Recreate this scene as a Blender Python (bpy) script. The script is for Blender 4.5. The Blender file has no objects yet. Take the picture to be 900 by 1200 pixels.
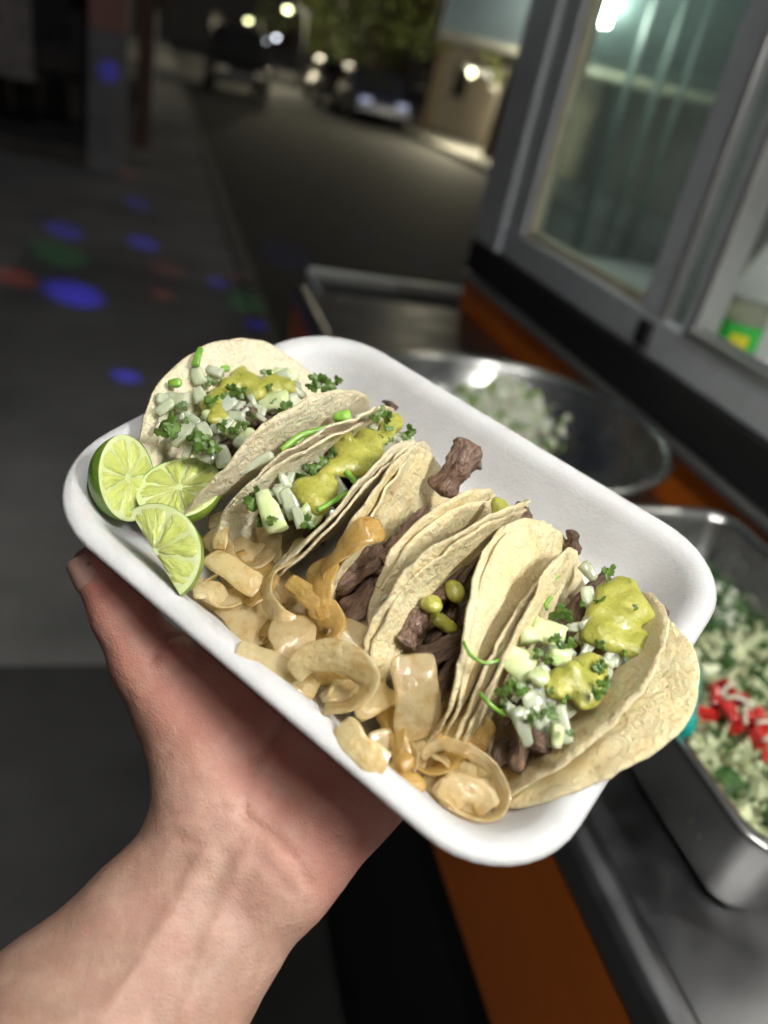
import bpy, math, random
import numpy as np
from mathutils import Vector, Matrix
random.seed(7); rng = np.random.default_rng(7)
sc = bpy.context.scene
col = sc.collection
# ------------------------------------------------------------------ camera, sky, fill sun, exposure
FPX = 925.0
TH, RO = math.radians(28.8), math.radians(12.7)
CAM = np.array([0.0, 0.0, 1.45])
FW = np.array([0, math.cos(TH), -math.sin(TH)])
_r0 = np.array([1.0, 0, 0]); _u0 = np.cross(_r0, FW)
CR = math.cos(RO)*_r0 + math.sin(RO)*_u0
CU = -math.sin(RO)*_r0 + math.cos(RO)*_u0
cd = bpy.data.cameras.new('camera'); cam = bpy.data.objects.new('camera', cd); col.objects.link(cam)
cam.matrix_world = Matrix(((CR[0], CU[0], -FW[0], CAM[0]), (CR[1], CU[1], -FW[1], CAM[1]),
                           (CR[2], CU[2], -FW[2], CAM[2]), (0, 0, 0, 1)))
cd.sensor_fit = 'VERTICAL'; cd.sensor_height = 36.0; cd.sensor_width = 27.0
cd.lens = FPX/1200*36
cd.clip_start = 0.02; cd.clip_end = 2000
cd.dof.use_dof = True; cd.dof.focus_distance = 0.325; cd.dof.aperture_fstop = 5.0
sc.camera = cam
w = bpy.data.worlds.new('World'); sc.world = w; w.use_nodes = True
nt = w.node_tree; bg = nt.nodes['Background']
sky = nt.nodes.new('ShaderNodeTexSky'); sky.sky_type = 'NISHITA'; sky.sun_disc = False
sky.sun_elevation = math.radians(-1.8); sky.sun_rotation = math.radians(155)
nt.links.new(sky.outputs['Color'], bg.inputs['Color']); bg.inputs['Strength'].default_value = 0.14
sl = bpy.data.lights.new('fill_sun', 'SUN'); sl.energy = 0.14; sl.angle = math.radians(0.5); sl.color = (1, .96, .9)  # added sun, stand-in for moonlight and street glow, aimed to brighten camera-facing sides
so = bpy.data.objects.new('fill_sun', sl); col.objects.link(so); so.rotation_euler = Vector((-.35, .75, -.56)).to_track_quat('-Z', 'Y').to_euler()
sc.view_settings.view_transform = 'Standard'; sc.view_settings.look = 'None'
sc.view_settings.exposure = 0.0; sc.view_settings.gamma = 1.0
sc.cycles.use_denoising = True
sc.cycles.max_bounces = 10; sc.cycles.transparent_max_bounces = 12
sc.cycles.sample_clamp_indirect = 4.0

# ------------------------------------------------------------------ frames of reference
def ray(x, y): return (x-450)/FPX*CR - (y-600)/FPX*CU + FW
def gp(x, y, z=0.0):
    d = ray(x, y); return CAM + d*(z-CAM[2])/d[2]
YAW = math.radians(20)
TD = np.array([-math.sin(YAW), math.cos(YAW), 0.0])      # along the street and the truck
SD = np.array([math.cos(YAW), math.sin(YAW), 0.0])       # from the pavement towards the truck
ZD = np.array([0, 0, 1.0])
def TS(t, s, z): return t*TD + s*SD + z*ZD
def ts(p): return float(p @ TD), float(p @ SD)
def wp(x, y, s):                                          # pixel -> (t, z) on the vertical plane s
    r = ray(x, y); k = (s-CAM@SD)/(r@SD); p = CAM+k*r; return float(p@TD), float(p[2])
def tpl(x, y, t):                                         # pixel -> (s, z) on the vertical plane t
    r = ray(x, y); k = (t-CAM@TD)/(r@TD); p = CAM+k*r; return float(p@SD), float(p[2])
# the foam tray's own frame: u long side, v short side, w up out of the tray floor
RIM = 0.028; TL, TW = 0.25, 0.1926
TO = np.array([-0.15076857, 0.27307137, 1.27581899])
EU = np.array([0.87063855, -0.47082975, -0.14250567]); EV = np.array([0.49192328, 0.83333839, 0.25210834])
EN = np.array([5.5338e-05, -0.28959710, 0.95714864])
def TP(u, v, w):
    u, v, w = np.broadcast_arrays(u, v, w)
    return TO + u[..., None]*EU + v[..., None]*EV + (w-RIM)[..., None]*EN
def tuv(x, y, w):
    r = ray(x, y); o = TO+(w-RIM)*EN; k = ((o-CAM)@EN)/(r@EN); p = CAM+k*r-TO
    return np.array([p@EU, p@EV, w])
def tpx(x, y, w):
    q = tuv(x, y, w); return TP(q[0], q[1], q[2])

# ------------------------------------------------------------------ object helpers
def tag(o, label=None, cat=None, group=None, kind=None):
    if label: o['label'] = label
    if cat: o['category'] = cat
    if group: o['group'] = group
    if kind: o['kind'] = kind
    return o
def empty(name, loc, label=None, cat=None, group=None, kind=None):
    o = bpy.data.objects.new(name, None); col.objects.link(o); o.location = Vector(loc); o.empty_display_size = 0.02
    return tag(o, label, cat, group, kind)
def base_of(o):
    b = np.array(o.location); p = o.parent
    while p is not None: b = b+np.array(p.location); p = p.parent
    return b
def mk(name, V, F, mat, parent=None, smooth=True, uv=None, bevel=None, attr=None):
    V = np.asarray(V, float)
    if parent is not None: org = base_of(parent); loc = np.zeros(3)
    else: org = np.array([V[:, 0].mean(), V[:, 1].mean(), V[:, 2].min()]); loc = org
    me = bpy.data.meshes.new(name)
    me.from_pydata((V-org).tolist(), [], [list(map(int, f)) for f in F])
    if uv is not None:
        l = me.uv_layers.new(name='UVMap'); idx = np.zeros(len(me.loops), int); me.loops.foreach_get('vertex_index', idx)
        l.data.foreach_set('uv', np.asarray(uv, float)[idx].ravel())
    if attr is not None:
        for k, a in attr.items():
            at = me.attributes.new(k, 'FLOAT', 'POINT'); at.data.foreach_set('value', np.asarray(a, float))
    if smooth: me.polygons.foreach_set('use_smooth', [True]*len(me.polygons))
    me.update()
    o = bpy.data.objects.new(name, me); col.objects.link(o); o.location = Vector(loc)
    if mat is not None: me.materials.append(mat)
    if parent is not None: o.parent = parent
    if bevel:
        m = o.modifiers.new('bevel', 'BEVEL'); m.width = bevel; m.segments = 2; m.limit_method = 'ANGLE'
    return o
def join(parts):
    V = []; F = []; n = 0
    for v, f in parts:
        V.append(np.asarray(v, float)); F += [[i+n for i in q] for q in f]; n += len(v)
    return np.concatenate(V), F
BOXF = [(0, 3, 2, 1), (4, 5, 6, 7), (0, 1, 5, 4), (1, 2, 6, 5), (2, 3, 7, 6), (3, 0, 4, 7)]
def boxts(t0, t1, s0, s1, z0, z1):
    return np.array([TS(t, s, z) for z in (z0, z1) for t, s in ((t0, s0), (t0, s1), (t1, s1), (t1, s0))]), \
        [f[::-1] for f in BOXF]
def tube(pts, r, n=8, cap=True):
    pts = np.asarray(pts, float); N = len(pts); r = np.broadcast_to(r, N)
    T = np.gradient(pts, axis=0); T /= np.linalg.norm(T, axis=1)[:, None]
    a = np.array([0, 0, 1.0]) if abs(T[0][2]) < .9 else np.array([1.0, 0, 0])
    V = []
    for i in range(N):
        x = np.cross(T[i], a); x /= np.linalg.norm(x); y = np.cross(T[i], x); a = -y if False else a
        for k in range(n):
            q = 2*math.pi*k/n; V.append(pts[i]+r[i]*(math.cos(q)*x+math.sin(q)*y))
    F = [(i*n+k, i*n+(k+1) % n, (i+1)*n+(k+1) % n, (i+1)*n+k) for i in range(N-1) for k in range(n)]
    if cap: F += [tuple(range(n))[::-1], tuple(range((N-1)*n, N*n))]
    return np.array(V), F
def lathe(prof, c, n=64):
    V = []; F = []; m = len(prof)
    for k in range(n):
        a = 2*math.pi*k/n
        for r, z in prof: V.append((c[0]+r*math.cos(a), c[1]+r*math.sin(a), c[2]+z))
    for k in range(n):
        for i in range(m-1):
            a, b = k*m+i, ((k+1) % n)*m+i; F.append((a, b, b+1, a+1))
    return np.array(V), F
def smoothnoise(P, seed, freq):
    """cheap smooth pseudo-noise on an array of points, about -1..1"""
    r = np.random.default_rng(seed); o = np.zeros(len(P))
    for k in range(6):
        d = r.normal(size=3); d /= np.linalg.norm(d); o += np.sin((P@d)*freq*(0.7+0.35*k)+r.uniform(0, 6.28))/(1+.35*k)
    return o/3.0
def catmull(P, n):
    P = np.asarray(P, float)
    if len(P) == 2:
        t = np.linspace(0, 1, n)[:, None]; return P[0]*(1-t)+P[1]*t
    Q = np.vstack([2*P[0]-P[1], P, 2*P[-1]-P[-2]]); out = []
    for x in np.linspace(0, len(P)-1-1e-6, n):
        i = int(x); t = x-i; a, b, c, d = Q[i:i+4]
        out.append(.5*((2*b)+(c-a)*t+(2*a-5*b+4*c-d)*t*t+(3*b-a-3*c+d)*t**3))
    return np.array(out)
def surface_nets(f, lo, h):
    """f<0 inside, sampled on a regular grid: returns verts, quads"""
    ins = f < 0; nx, ny, nz = f.shape
    cx = np.zeros((nx-1, ny-1, nz-1)); cy = cx.copy(); cz = cx.copy(); cnt = cx.copy()
    cor = [(i, j, k) for i in (0, 1) for j in (0, 1) for k in (0, 1)]
    S = lambda a, c: a[c[0]:nx-1+c[0], c[1]:ny-1+c[1], c[2]:nz-1+c[2]]
    for a in cor:
        for ax in range(3):
            if a[ax]: continue
            b = list(a); b[ax] = 1
            fa, fb = S(f, a), S(f, b); m = (fa < 0) != (fb < 0)
            t = np.where(m, fa/np.where(m, fa-fb, 1), 0)
            p = [a[0]+0*t, a[1]+0*t, a[2]+0*t]; p[ax] = p[ax]+t
            cx += m*p[0]; cy += m*p[1]; cz += m*p[2]; cnt += m
    act = cnt > 0; idx = -np.ones(cnt.shape, int); idx[act] = np.arange(act.sum())
    ijk = np.argwhere(act); n = cnt[act]
    V = (ijk+np.stack([cx[act]/n, cy[act]/n, cz[act]/n], 1))*h+np.asarray(lo)
    F = []
    for ax in range(3):
        o = [(0, 0, 0)]*4; b, c = [(1, 2), (2, 0), (0, 1)][ax]
        sl0 = [slice(None)]*3; sl1 = [slice(None)]*3; sl0[ax] = slice(0, -1); sl1[ax] = slice(1, None)
        m = ins[tuple(sl0)] != ins[tuple(sl1)]; flip = ins[tuple(sl0)]
        e = np.argwhere(m); e = e[(e[:, b] > 0) & (e[:, c] > 0) & (e[:, b] < f.shape[b]-1) & (e[:, c] < f.shape[c]-1)]
        fl = flip[e[:, 0], e[:, 1], e[:, 2]]
        def g(db, dc):
            q = e.copy(); q[:, b] -= db; q[:, c] -= dc; return idx[q[:, 0], q[:, 1], q[:, 2]]
        Q = np.stack([g(1, 1), g(0, 1), g(0, 0), g(1, 0)], 1)
        Q[~fl] = Q[~fl][:, ::-1]; F.append(Q)
    return V, np.concatenate(F)
def smin(a, b, k):
    h = np.clip(.5+.5*(b-a)/k, 0, 1); return b*(1-h)+a*h-k*h*(1-h)
def rcone(P, a, b, ra, rb):
    a = np.asarray(a, float); b = np.asarray(b, float); d = b-a; t = np.clip(((P-a)@d)/(d@d), 0, 1)
    return np.linalg.norm(P-a-t[..., None]*d, axis=-1)-(ra+(rb-ra)*t)
def grid(lo, hi, h):
    ax = [np.arange(lo[i], hi[i]+h, h) for i in range(3)]
    return np.stack(np.meshgrid(*ax, indexing='ij'), -1).astype(np.float32)

# ------------------------------------------------------------------ materials
class Mt:
    def __init__(s, name, base=(.5, .5, .5), rough=.5, metal=0.0, **kw):
        s.m = bpy.data.materials.new(name); s.m.use_nodes = True; s.t = s.m.node_tree; s.b = s.t.nodes['Principled BSDF']
        s.b.inputs['Base Color'].default_value = (*base, 1); s.b.inputs['Roughness'].default_value = rough
        s.b.inputs['Metallic'].default_value = metal
        for k, v in kw.items(): s.b.inputs[k.replace('_', ' ')].default_value = v
    def n(s, typ, **kw):
        x = s.t.nodes.new(typ)
        for k, v in kw.items():
            if k in x.inputs: x.inputs[k].default_value = v
            else: setattr(x, k, v)
        return x
    def l(s, a, b): s.t.links.new(a, b)
    def coord(s, kind='Object', scale=None):
        c = s.n('ShaderNodeTexCoord').outputs[kind]
        if scale:
            m = s.n('ShaderNodeMapping'); m.inputs['Scale'].default_value = scale; s.l(c, m.inputs['Vector']); c = m.outputs['Vector']
        return c
    def noise(s, scale, detail=3, rough=.55, co=None, dist=0):
        x = s.n('ShaderNodeTexNoise'); x.inputs['Scale'].default_value = scale; x.inputs['Detail'].default_value = detail
        x.inputs['Roughness'].default_value = rough; x.inputs['Distortion'].default_value = dist
        s.l(co if co is not None else s.coord(), x.inputs['Vector']); return x.outputs['Fac']
    def voro(s, scale, feat='F1', co=None, out='Distance'):
        x = s.n('ShaderNodeTexVoronoi'); x.feature = feat; x.inputs['Scale'].default_value = scale
        s.l(co if co is not None else s.coord(), x.inputs['Vector']); return x.outputs[out]
    def ramp(s, fac, stops):
        r = s.n('ShaderNodeValToRGB'); e = r.color_ramp.elements
        while len(e) < len(stops): e.new(.5)
        for q, (p, c) in zip(e, stops):
            q.position = p; q.color = (*c, 1) if len(c) == 3 else c
        s.l(fac, r.inputs['Fac']); return r.outputs['Color']
    def mix(s, fac, a, b, mode='MIX'):
        x = s.n('ShaderNodeMix'); x.data_type = 'RGBA'; x.blend_type = mode
        for i, v in ((0, fac), (6, a), (7, b)):
            if hasattr(v, 'links') or hasattr(v, 'is_linked'): s.l(v, x.inputs[i])
            elif i == 0: x.inputs[0].default_value = v
            else: x.inputs[i].default_value = (*v, 1)
        return x.outputs[2]
    def color(s, c): s.l(c, s.b.inputs['Base Color']); return s
    def bump(s, h, strength=.5, dist=.001):
        b = s.n('ShaderNodeBump'); b.inputs['Strength'].default_value = strength; b.inputs['Distance'].default_value = dist
        s.l(h, b.inputs['Height'])
        old = s.b.inputs['Normal']
        if old.is_linked: s.l(old.links[0].from_socket, b.inputs['Normal'])
        s.l(b.outputs['Normal'], old); return s
    def attr(s, name):
        a = s.n('ShaderNodeAttribute'); a.attribute_name = name; return a.outputs['Fac']
    def orand(s): return s.n('ShaderNodeObjectInfo').outputs['Random']
def simple(name, base, rough=.5, metal=0.0, nscale=None, var=.25, bump=None, **kw):
    m = Mt(name, base, rough, metal, **kw)
    if nscale:
        f = m.noise(nscale, 4); lo = tuple(c*(1-var) for c in base); hi = tuple(min(1, c*(1+var)) for c in base)
        m.color(m.ramp(f, [(.3, lo), (.7, hi)]))
    if bump: m.bump(m.noise(bump[0], 4), bump[1], bump[2])
    return m.m
def emit(name, c, s):
    m = Mt(name, (0, 0, 0)); m.b.inputs['Emission Color'].default_value = (*c, 1); m.b.inputs['Emission Strength'].default_value = s; return m.m
# ================================================================== SETTING
CONC = Mt('concrete_pavement', (.22, .21, .20), .8)
CONC.color(CONC.mix(CONC.ramp(CONC.noise(1.3, 6, .6), [(.3, (0, 0, 0)), (.75, (1, 1, 1))]), (.20, .197, .192), (.42, .41, .395)))
CONC.bump(CONC.noise(35, 5), .4, .01); CONC = CONC.m
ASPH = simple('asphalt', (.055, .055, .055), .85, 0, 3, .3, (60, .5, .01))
KERB = simple('kerb_concrete', (.20, .195, .18), .8, 0, 8, .2, (50, .4, .006))
STEEL = Mt('brushed_steel', (.66, .66, .64), .26, 1.0)
STEEL.l(STEEL.ramp(STEEL.noise(18, 4), [(.3, (.20,)*3), (.7, (.30,)*3)]), STEEL.b.inputs['Roughness'])
STEEL.bump(STEEL.noise(8, 2), .06, .004); STEEL = STEEL.m
SHELF = Mt('worn_steel_sheet', (.30, .30, .31), .36, 1.0)
SHELF.l(SHELF.ramp(SHELF.noise(24, 5), [(.3, (.28,)*3), (.7, (.48,)*3)]), SHELF.b.inputs['Roughness']); SHELF.bump(SHELF.noise(9, 3), .2, .006); SHELF = SHELF.m
ORANGE = simple('orange_paint', (.80, .185, .012), .42, 0, 6, .12, (90, .15, .002))
BLACK = simple('black_paint', (.008, .008, .009), .7, 0, 9, .3)
RUBBER = simple('black_rubber', (.015, .015, .016), .65, 0, 30, .2, (120, .3, .002))
ALU = simple('grey_aluminium', (.60, .63, .67), .45, .2, 20, .08)
ALUL = simple('bright_aluminium', (.62, .63, .62), .35, .9, 20, .08)
CREAM = simple('cream_seal', (.62, .57, .42), .5, 0, 30, .15)
WHITE = simple('white_sheet', (.62, .64, .63), .45, 0, 5, .06)
GREY = simple('dark_interior', (.10, .11, .11), .7, 0, 6, .2)
PLASTER = simple('beige_plaster', (.42, .36, .29), .85, 0, 2, .15, (40, .3, .006))
PINKP = simple('pink_plaster', (.42, .22, .20), .8, 0, 3, .15)
GREYP = simple('grey_plaster', (.24, .24, .25), .85, 0, 3, .2)
DARKW = simple('dark_wall', (.08, .075, .075), .85, 0, 3, .3)
DARKCLOTH = simple('dark_cloth', (.03, .03, .035), .9, 0, 10, .4)
REDCLOTH = simple('red_cloth', (.25, .02, .02), .9, 0, 10, .3)
PALECLOTH = simple('pale_cloth', (.28, .26, .26), .9, 0, 10, .3)
BROWNCLOTH = simple('brown_cloth', (.14, .09, .05), .9, 0, 10, .3)
BARK = simple('bark', (.10, .075, .05), .9, 0, 12, .4, (30, .6, .02))
FOLI = simple('tree_leaf', (.10, .125, .03), .6, 0, 1.2, .45)
gm = Mt('window_glass', (1, 1, 1)); gm.t.nodes.remove(gm.b)
lwt = gm.n('ShaderNodeLayerWeight'); lwt.inputs['Blend'].default_value = .5; fr = gm.n('ShaderNodeMath'); fr.operation = 'POWER'; fr.inputs[1].default_value = 4.0; gm.l(lwt.outputs['Facing'], fr.inputs[0])
gl = gm.n('ShaderNodeBsdfGlossy'); gl.inputs['Roughness'].default_value = .02; gl.inputs['Color'].default_value = (.95, 1, .98, 1)
tr = gm.n('ShaderNodeBsdfTransparent'); tr.inputs['Color'].default_value = (.86, .92, .90, 1)
mxs = gm.n('ShaderNodeMixShader'); mr = gm.n('ShaderNodeMapRange'); mr.inputs['To Min'].default_value = .06; mr.inputs['To Max'].default_value = 1.0; gm.l(fr.outputs[0], mr.inputs['Value']); gm.l(mr.outputs['Result'], mxs.inputs[0]); gm.l(tr.outputs[0], mxs.inputs[1]); gm.l(gl.outputs[0], mxs.inputs[2])
df = gm.n('ShaderNodeBsdfDiffuse'); df.inputs['Color'].default_value = (.62, .66, .66, 1); mx2 = gm.n('ShaderNodeMixShader')
gm.l(gm.ramp(gm.noise(7, 5, .65), [(.3, (.06,)*3), (.75, (.16,)*3)]), mx2.inputs[0]); gm.l(mxs.outputs[0], mx2.inputs[1]); gm.l(df.outputs[0], mx2.inputs[2])
gm.l(mx2.outputs[0], gm.t.nodes['Material Output'].inputs['Surface']); GLASS = gm.m
PET = Mt('clear_plastic', (.92, .96, .92), .08, Transmission_Weight=.85, IOR=1.3).m
def pb(name, mat, parent, *a, bevel=None): return mk(name, *boxts(*a), mat, parent, smooth=False, bevel=bevel)

# ---- ground, kerbs, road
def sheet(name, t0, t1, s0, s1, z, mat, n=1):
    V = [TS(t, s, z) for t in (t0, t1) for s in (s0, s1)]; o = mk(name, V, [(0, 1, 3, 2)], mat, smooth=False)
    return tag(o, kind='structure')
sheet('ground', -60, 260, -120, 120, -.16, ASPH)
sheet('road', -60, 250, .74, 7.0, -.12, ASPH)
KL = .74
tag(pb('pavement', CONC, None, -8, 200, -40, .60, -.15, 0.0), kind='structure')
o = tag(pb('kerb', KERB, None, -8, 200, .602, .74, -.15, .006, bevel=.02), kind='structure')
o = tag(pb('kerb_far', KERB, None, -8, 200, 7.0, 7.16, -.15, .02, bevel=.02), kind='structure')
tag(pb('pavement_far', CONC, None, -8, 200, 7.162, 9.3, -.15, .01), kind='structure')
# the pavement's slabs meet in open joints; nearest the truck a darker patch covers the pavement
tag(pb('dark_ground', ASPH, None, -7.5, 1.63, -6, .600, -.10, .004), kind='structure')

# ---- the food truck
S0 = .82
truck = empty('food_truck', TS(.3, 1.8, 0), 'grey and orange food truck with a sliding window and a steel serving shelf', 'truck')
T1 = 2.03
zt = lambda x, y: wp(x, y, S0)[1]
pb('wall', ORANGE, truck, -1.6, T1-.002, S0, S0+.04, .56, 1.018)
pb('lower_skirt', BLACK, truck, -1.6, T1-.004, S0+.03, S0+.07, .12, .557)
pb('front_wall', ORANGE, truck, T1-.04, T1, S0+.042, 2.9, .56, 1.05)
pb('sill_panel', BLACK, truck, -1.6, T1-.006, S0-.012, S0+.03, 1.034, 1.112, bevel=.004)
pb('sill_trim', ALUL, truck, -1.6, T1-.008, S0-.026, S0+.01, 1.019, 1.0325, bevel=.003)
pb('corner_post', ALU, truck, 1.86, T1, S0-.010, S0+.09, 1.113, 2.3, bevel=.006)
wf = pb('window_frame', ALU, truck, -1.0, 1.858, S0+.0, S0+.05, 1.113, 1.178, bevel=.004)
pb('stile', ALU, wf, 1.765, 1.857, S0+.002, S0+.048, 1.179, 2.2, bevel=.004)
pb('seal', CREAM, wf, 1.742, 1.764, S0+.012, S0+.040, 1.179, 2.2)
pb('seal', CREAM, wf, 1.235, 1.742, S0+.014, S0+.040, 1.1785, 1.194)
pb('stile', ALU, wf, 1.150, 1.215, S0+.002, S0+.048, 1.179, 2.2, bevel=.004)
pb('stile_edge', ALUL, wf, 1.136, 1.149, S0+.0, S0+.05, 1.1785, 2.2, bevel=.003)
pb('stile', ALU, wf, 1.084, 1.112, S0+.022, S0+.062, 1.1795, 2.2, bevel=.004)
pb('stile_edge', ALUL, wf, 1.071, 1.083, S0+.014, S0+.062, 1.1785, 2.2, bevel=.003)
pb('latch', BLACK, wf, 1.150, 1.185, S0-.012, S0+.001, 1.125, 1.168, bevel=.003)
pb('track', ALUL, wf, -.9, 1.070, S0-.004, S0+.012, 1.1785, 1.190, bevel=.002)
pb('track', ALUL, wf, -.9, 1.070, S0+.030, S0+.040, 1.1785, 1.192, bevel=.002)
p1 = pb('pane', GLASS, wf, 1.216, 1.742, S0+.024, S0+.028, 1.194, 2.2)
p2 = pb('pane', GLASS, wf, 1.1125, 1.136, S0+.040, S0+.044, 1.182, 2.2)
# interior
pb('inner_counter', WHITE, truck, -1.5, 1.98, S0+.066, 2.10, 1.06, 1.122)
pb('back_wall', GREY, truck, -1.6, T1-.05, 2.86, 2.9, .56, 2.35)
pb('roof', ALU, truck, -1.6, T1+.02, S0-.02, 2.95, 2.36, 2.42, bevel=.01)
pb('floor', GREY, truck, -1.6, T1-.05, S0+.075, 2.855, .5, .555)
BARM = simple('teal_edge', (.16, .20, .19), .5, 0, 20, .1)
fw_ = pb('front_window', ALU, truck, T1-.045, T1-.008, S0+.10, 2.85, 1.052, 1.088, bevel=.004)
for s_, w_, m_ in ((1.105, .006, BARM), (1.186, .006, BARM), (1.255, .004, BARM), (1.80, .06, ALU), (2.30, .06, ALU)): pb('bar', m_, fw_, T1-.040, T1-.014, s_, s_+w_, 1.089, 2.2)
pb('pane', GLASS, fw_, T1-.012, T1-.008, S0+.10, 2.85, 1.089, 2.2); pb('header', ALU, fw_, T1-.045, T1-.006, S0+.10, 2.85, 2.201, 2.355)
pb('rear_wall', GREY, truck, -1.64, -1.602, S0, 2.9, .56, 2.355)
pb('header', ALU, truck, -1.6, T1-.003, S0-.004, S0+.06, 2.205, 2.358)
lampc = pb('ceiling_lamp', WHITE, truck, .1, 1.0, 1.75, 1.83, 2.32, 2.358)
pb('tube', emit('indoor_tube', (1, .97, .86), 26), lampc, .12, .98, 1.765, 1.815, 2.300, 2.319)
# awning over the serving side with its tube lamp
aw = []
for dz in (0, .03):
    for t in (-1.5, 1.86): aw += [TS(t, S0-.022, 2.36+dz), TS(t, -.42, 2.62+dz)]
F8 = [(0, 1, 3, 2), (4, 6, 7, 5), (0, 4, 5, 1), (1, 5, 7, 3), (3, 7, 6, 2), (2, 6, 4, 0)]
awn = mk('awning', np.array(aw), F8, WHITE, truck, smooth=False)
for LT, LS, LZ, HL, AWT in ((-.50, .62, 2.18, .24, emit('awning_tube', (1, .975, .93), 480)), (-.12, .06, 2.30, .33, emit('awning_tube_dim', (1, .975, .93), 110))):
    lamp = pb('awning_lamp', WHITE, truck, LT-HL-.03, LT+HL+.03, LS-.035, LS+.035, LZ+.02, LZ+.06, bevel=.004)
    mk('tube', *tube([TS(LT+q, LS, LZ) for q in np.linspace(-HL, HL, 9)], .015, 14), AWT, lamp)
    for q in (-.2, .2): mk('hanger', *tube([TS(LT+q, LS, LZ+.06), TS(LT+q, LS, 2.40)], .004, 6), ALU, lamp)
# raised front flap, seen past the corner post (its lower lip runs square to the wall)
tb = 2.30; s_a, z_a = tpl(512, 40, tb); s_b, z_b = tpl(612, 64, tb); sl_ = (z_b-z_a)/(s_b-s_a)
tt_ = 2.12; s_c, z_c = tpl(536, 0, tt_)
k_ = 3.2; s_c, z_c, tt_ = s_a+(s_c-s_a)*k_, z_a+(z_c-z_a)*k_, tb+(tt_-tb)*k_*.55
zA = (z_a+z_b)/2
q = []
for d in (0, .025):
    q += [TS(tb+d, s_a, zA), TS(tb+d, 2.7, zA), TS(tt_+d, 2.7, z_c), TS(tt_+d, s_c, z_c)]
flap = mk('front_flap', np.array(q), BOXF, simple('teal_grey_panel', (.34, .42, .42), .5, 0, 4, .08), truck, smooth=False)
V_, F_ = tube([TS(tb-.012, s_a-.004, zA), TS(tb-.012, 2.7, zA)], .017, 10); mk('lip', V_, F_, CREAM, flap)
V_, F_ = tube([TS(tb-.004, s_a-.004, zA), TS(tt_, s_c-.004, z_c)], .010, 8); mk('lip', V_, F_, ALUL, flap)
# small tube lamp on the flap, caught as a reflection in the pane
r = ray(706, 4); kq = (2.10-CAM@TD)/(r@TD); pq = CAM+kq*r; sr = float(pq@SD)
fl_ = pb('flap_lamp', WHITE, truck, 2.07, 2.13, sr-.05, sr+.05, pq[2]+.05, pq[2]+.075)
pb('tube', emit('flap_tube', (1, .98, .9), 150), fl_, 2.075, 2.125, sr-.022, sr+.022, pq[2]-.045, pq[2]+.049)
pb('bracket', ALU, fl_, 2.09, 2.11, sr-.008, sr+.008, pq[2]+.075, 2.0)
# serving shelf with a rolled front edge and an orange apron
SE = .352; ZS = .93
apz = wp(540, 1100, SE)[1]
sh = pb('serving_shelf', SHELF, truck, -1.2, 1.98, SE+.034, S0-.001, ZS-.03, ZS)
Pq = []
for a, b in ((SE+.034, ZS-.012), (SE+.026, ZS+.010), (SE+.016, ZS+.012), (SE+.006, ZS+.009), (SE, ZS), (SE+.002, ZS-.030), (SE+.034, ZS-.029)): Pq.append((a, b))
V_ = np.array([TS(t, a, b) for t in (-1.2, 1.98) for a, b in Pq]); n_ = len(Pq)
mk('rolled_edge', V_, [(i, (i+1) % n_, n_+(i+1) % n_, n_+i) for i in range(n_)]+[tuple(range(n_))[::-1], tuple(range(n_, 2*n_))], SHELF, sh, smooth=False, bevel=.003)
pb('apron', ORANGE, truck, -1.2, 1.975, SE+.003, SE+.018, apz, ZS-.031)
pb('apron_base', BLACK, truck, -1.2, 1.97, SE+.020, SE+.045, .12, ZS-.031)
for t in (-.9, .6, 1.9): pb('shelf_bracket', BLACK, truck, t, t+.03, SE+.046, S0-.001, .74, ZS-.031)

# ---- steel mixing bowl
zr = 1.05; kb = (CAM[2]-zr)/.42
bc = np.array([.15867*kb, 1.17521*kb]); br = .2532*kb
prof = [(0, .004), (br*.45, .004), (br*.62, .014), (br*.80, .045), (br*.90, .080), (br*.945, .112), (br*.955, .119), (br*1.0, .121), (br*1.012, .117), (br*1.005, .111), (br*.965, .110), (br*.915, .078), (br*.815, .043), (br*.63, .010), (br*.45, 0), (0, 0)]
bowl = mk('mixing_bowl', *lathe(prof, (bc[0], bc[1], zr-.121+.0005), 72), STEEL)
tag(bowl, 'wide round steel bowl of chopped onion and cilantro on the serving shelf', 'bowl')
CH_ON = simple('chopped_onion', (.72, .74, .60), .35, 0, 60, .12, Subsurface_Weight=.3, Subsurface_Scale=.004)
CH_GR = simple('chopped_green', (.22, .36, .06), .45, 0, 60, .4)
CH_DK = simple('chopped_cilantro', (.04, .10, .022), .5, 0, 60, .4)
def chips(name, pts, mat, size, label, cat, seed, stretch=(1, 1, 1)):
    r_ = np.random.default_rng(seed); parts = []
    C8 = np.array([(x, y, z) for z in (-1, 1) for x, y in ((-1, -1), (1, -1), (1, 1), (-1, 1))], float)
    for p in pts:
        Mr = np.linalg.qr(r_.normal(size=(3, 3)))[0]; d = size*r_.uniform(.5, 1.2)*np.array(stretch)*r_.uniform(.6, 1.3, 3)
        parts.append(((C8*(1+.2*r_.normal(size=(8, 3)))*d)@Mr.T+p, BOXF))
    V, F = join(parts); o = mk(name, V, F, mat, smooth=False); return tag(o, label, cat, kind='stuff')
def bowlz(r):                                                   # height of the bowl's inner surface
    return zr-.121+float(np.interp(r, [p[0] for p in prof[:7]], [p[1] for p in prof[:7]]))
r_ = np.random.default_rng(5)
def bowl_pts(n, cx, cy, sd, hmax):
    P = []
    while len(P) < n:
        d = r_.normal(size=2)*sd; x, y = cx+d[0], cy+d[1]; r = math.hypot(x-bc[0], y-bc[1])
        if r > br*.86: continue
        h = hmax*math.exp(-(d@d)/(2*sd*sd)); P.append(np.array([x, y, bowlz(r)+.003+h*r_.uniform(.4, 1)]))
    return P
g0 = gp(588, 494, .96)
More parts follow.
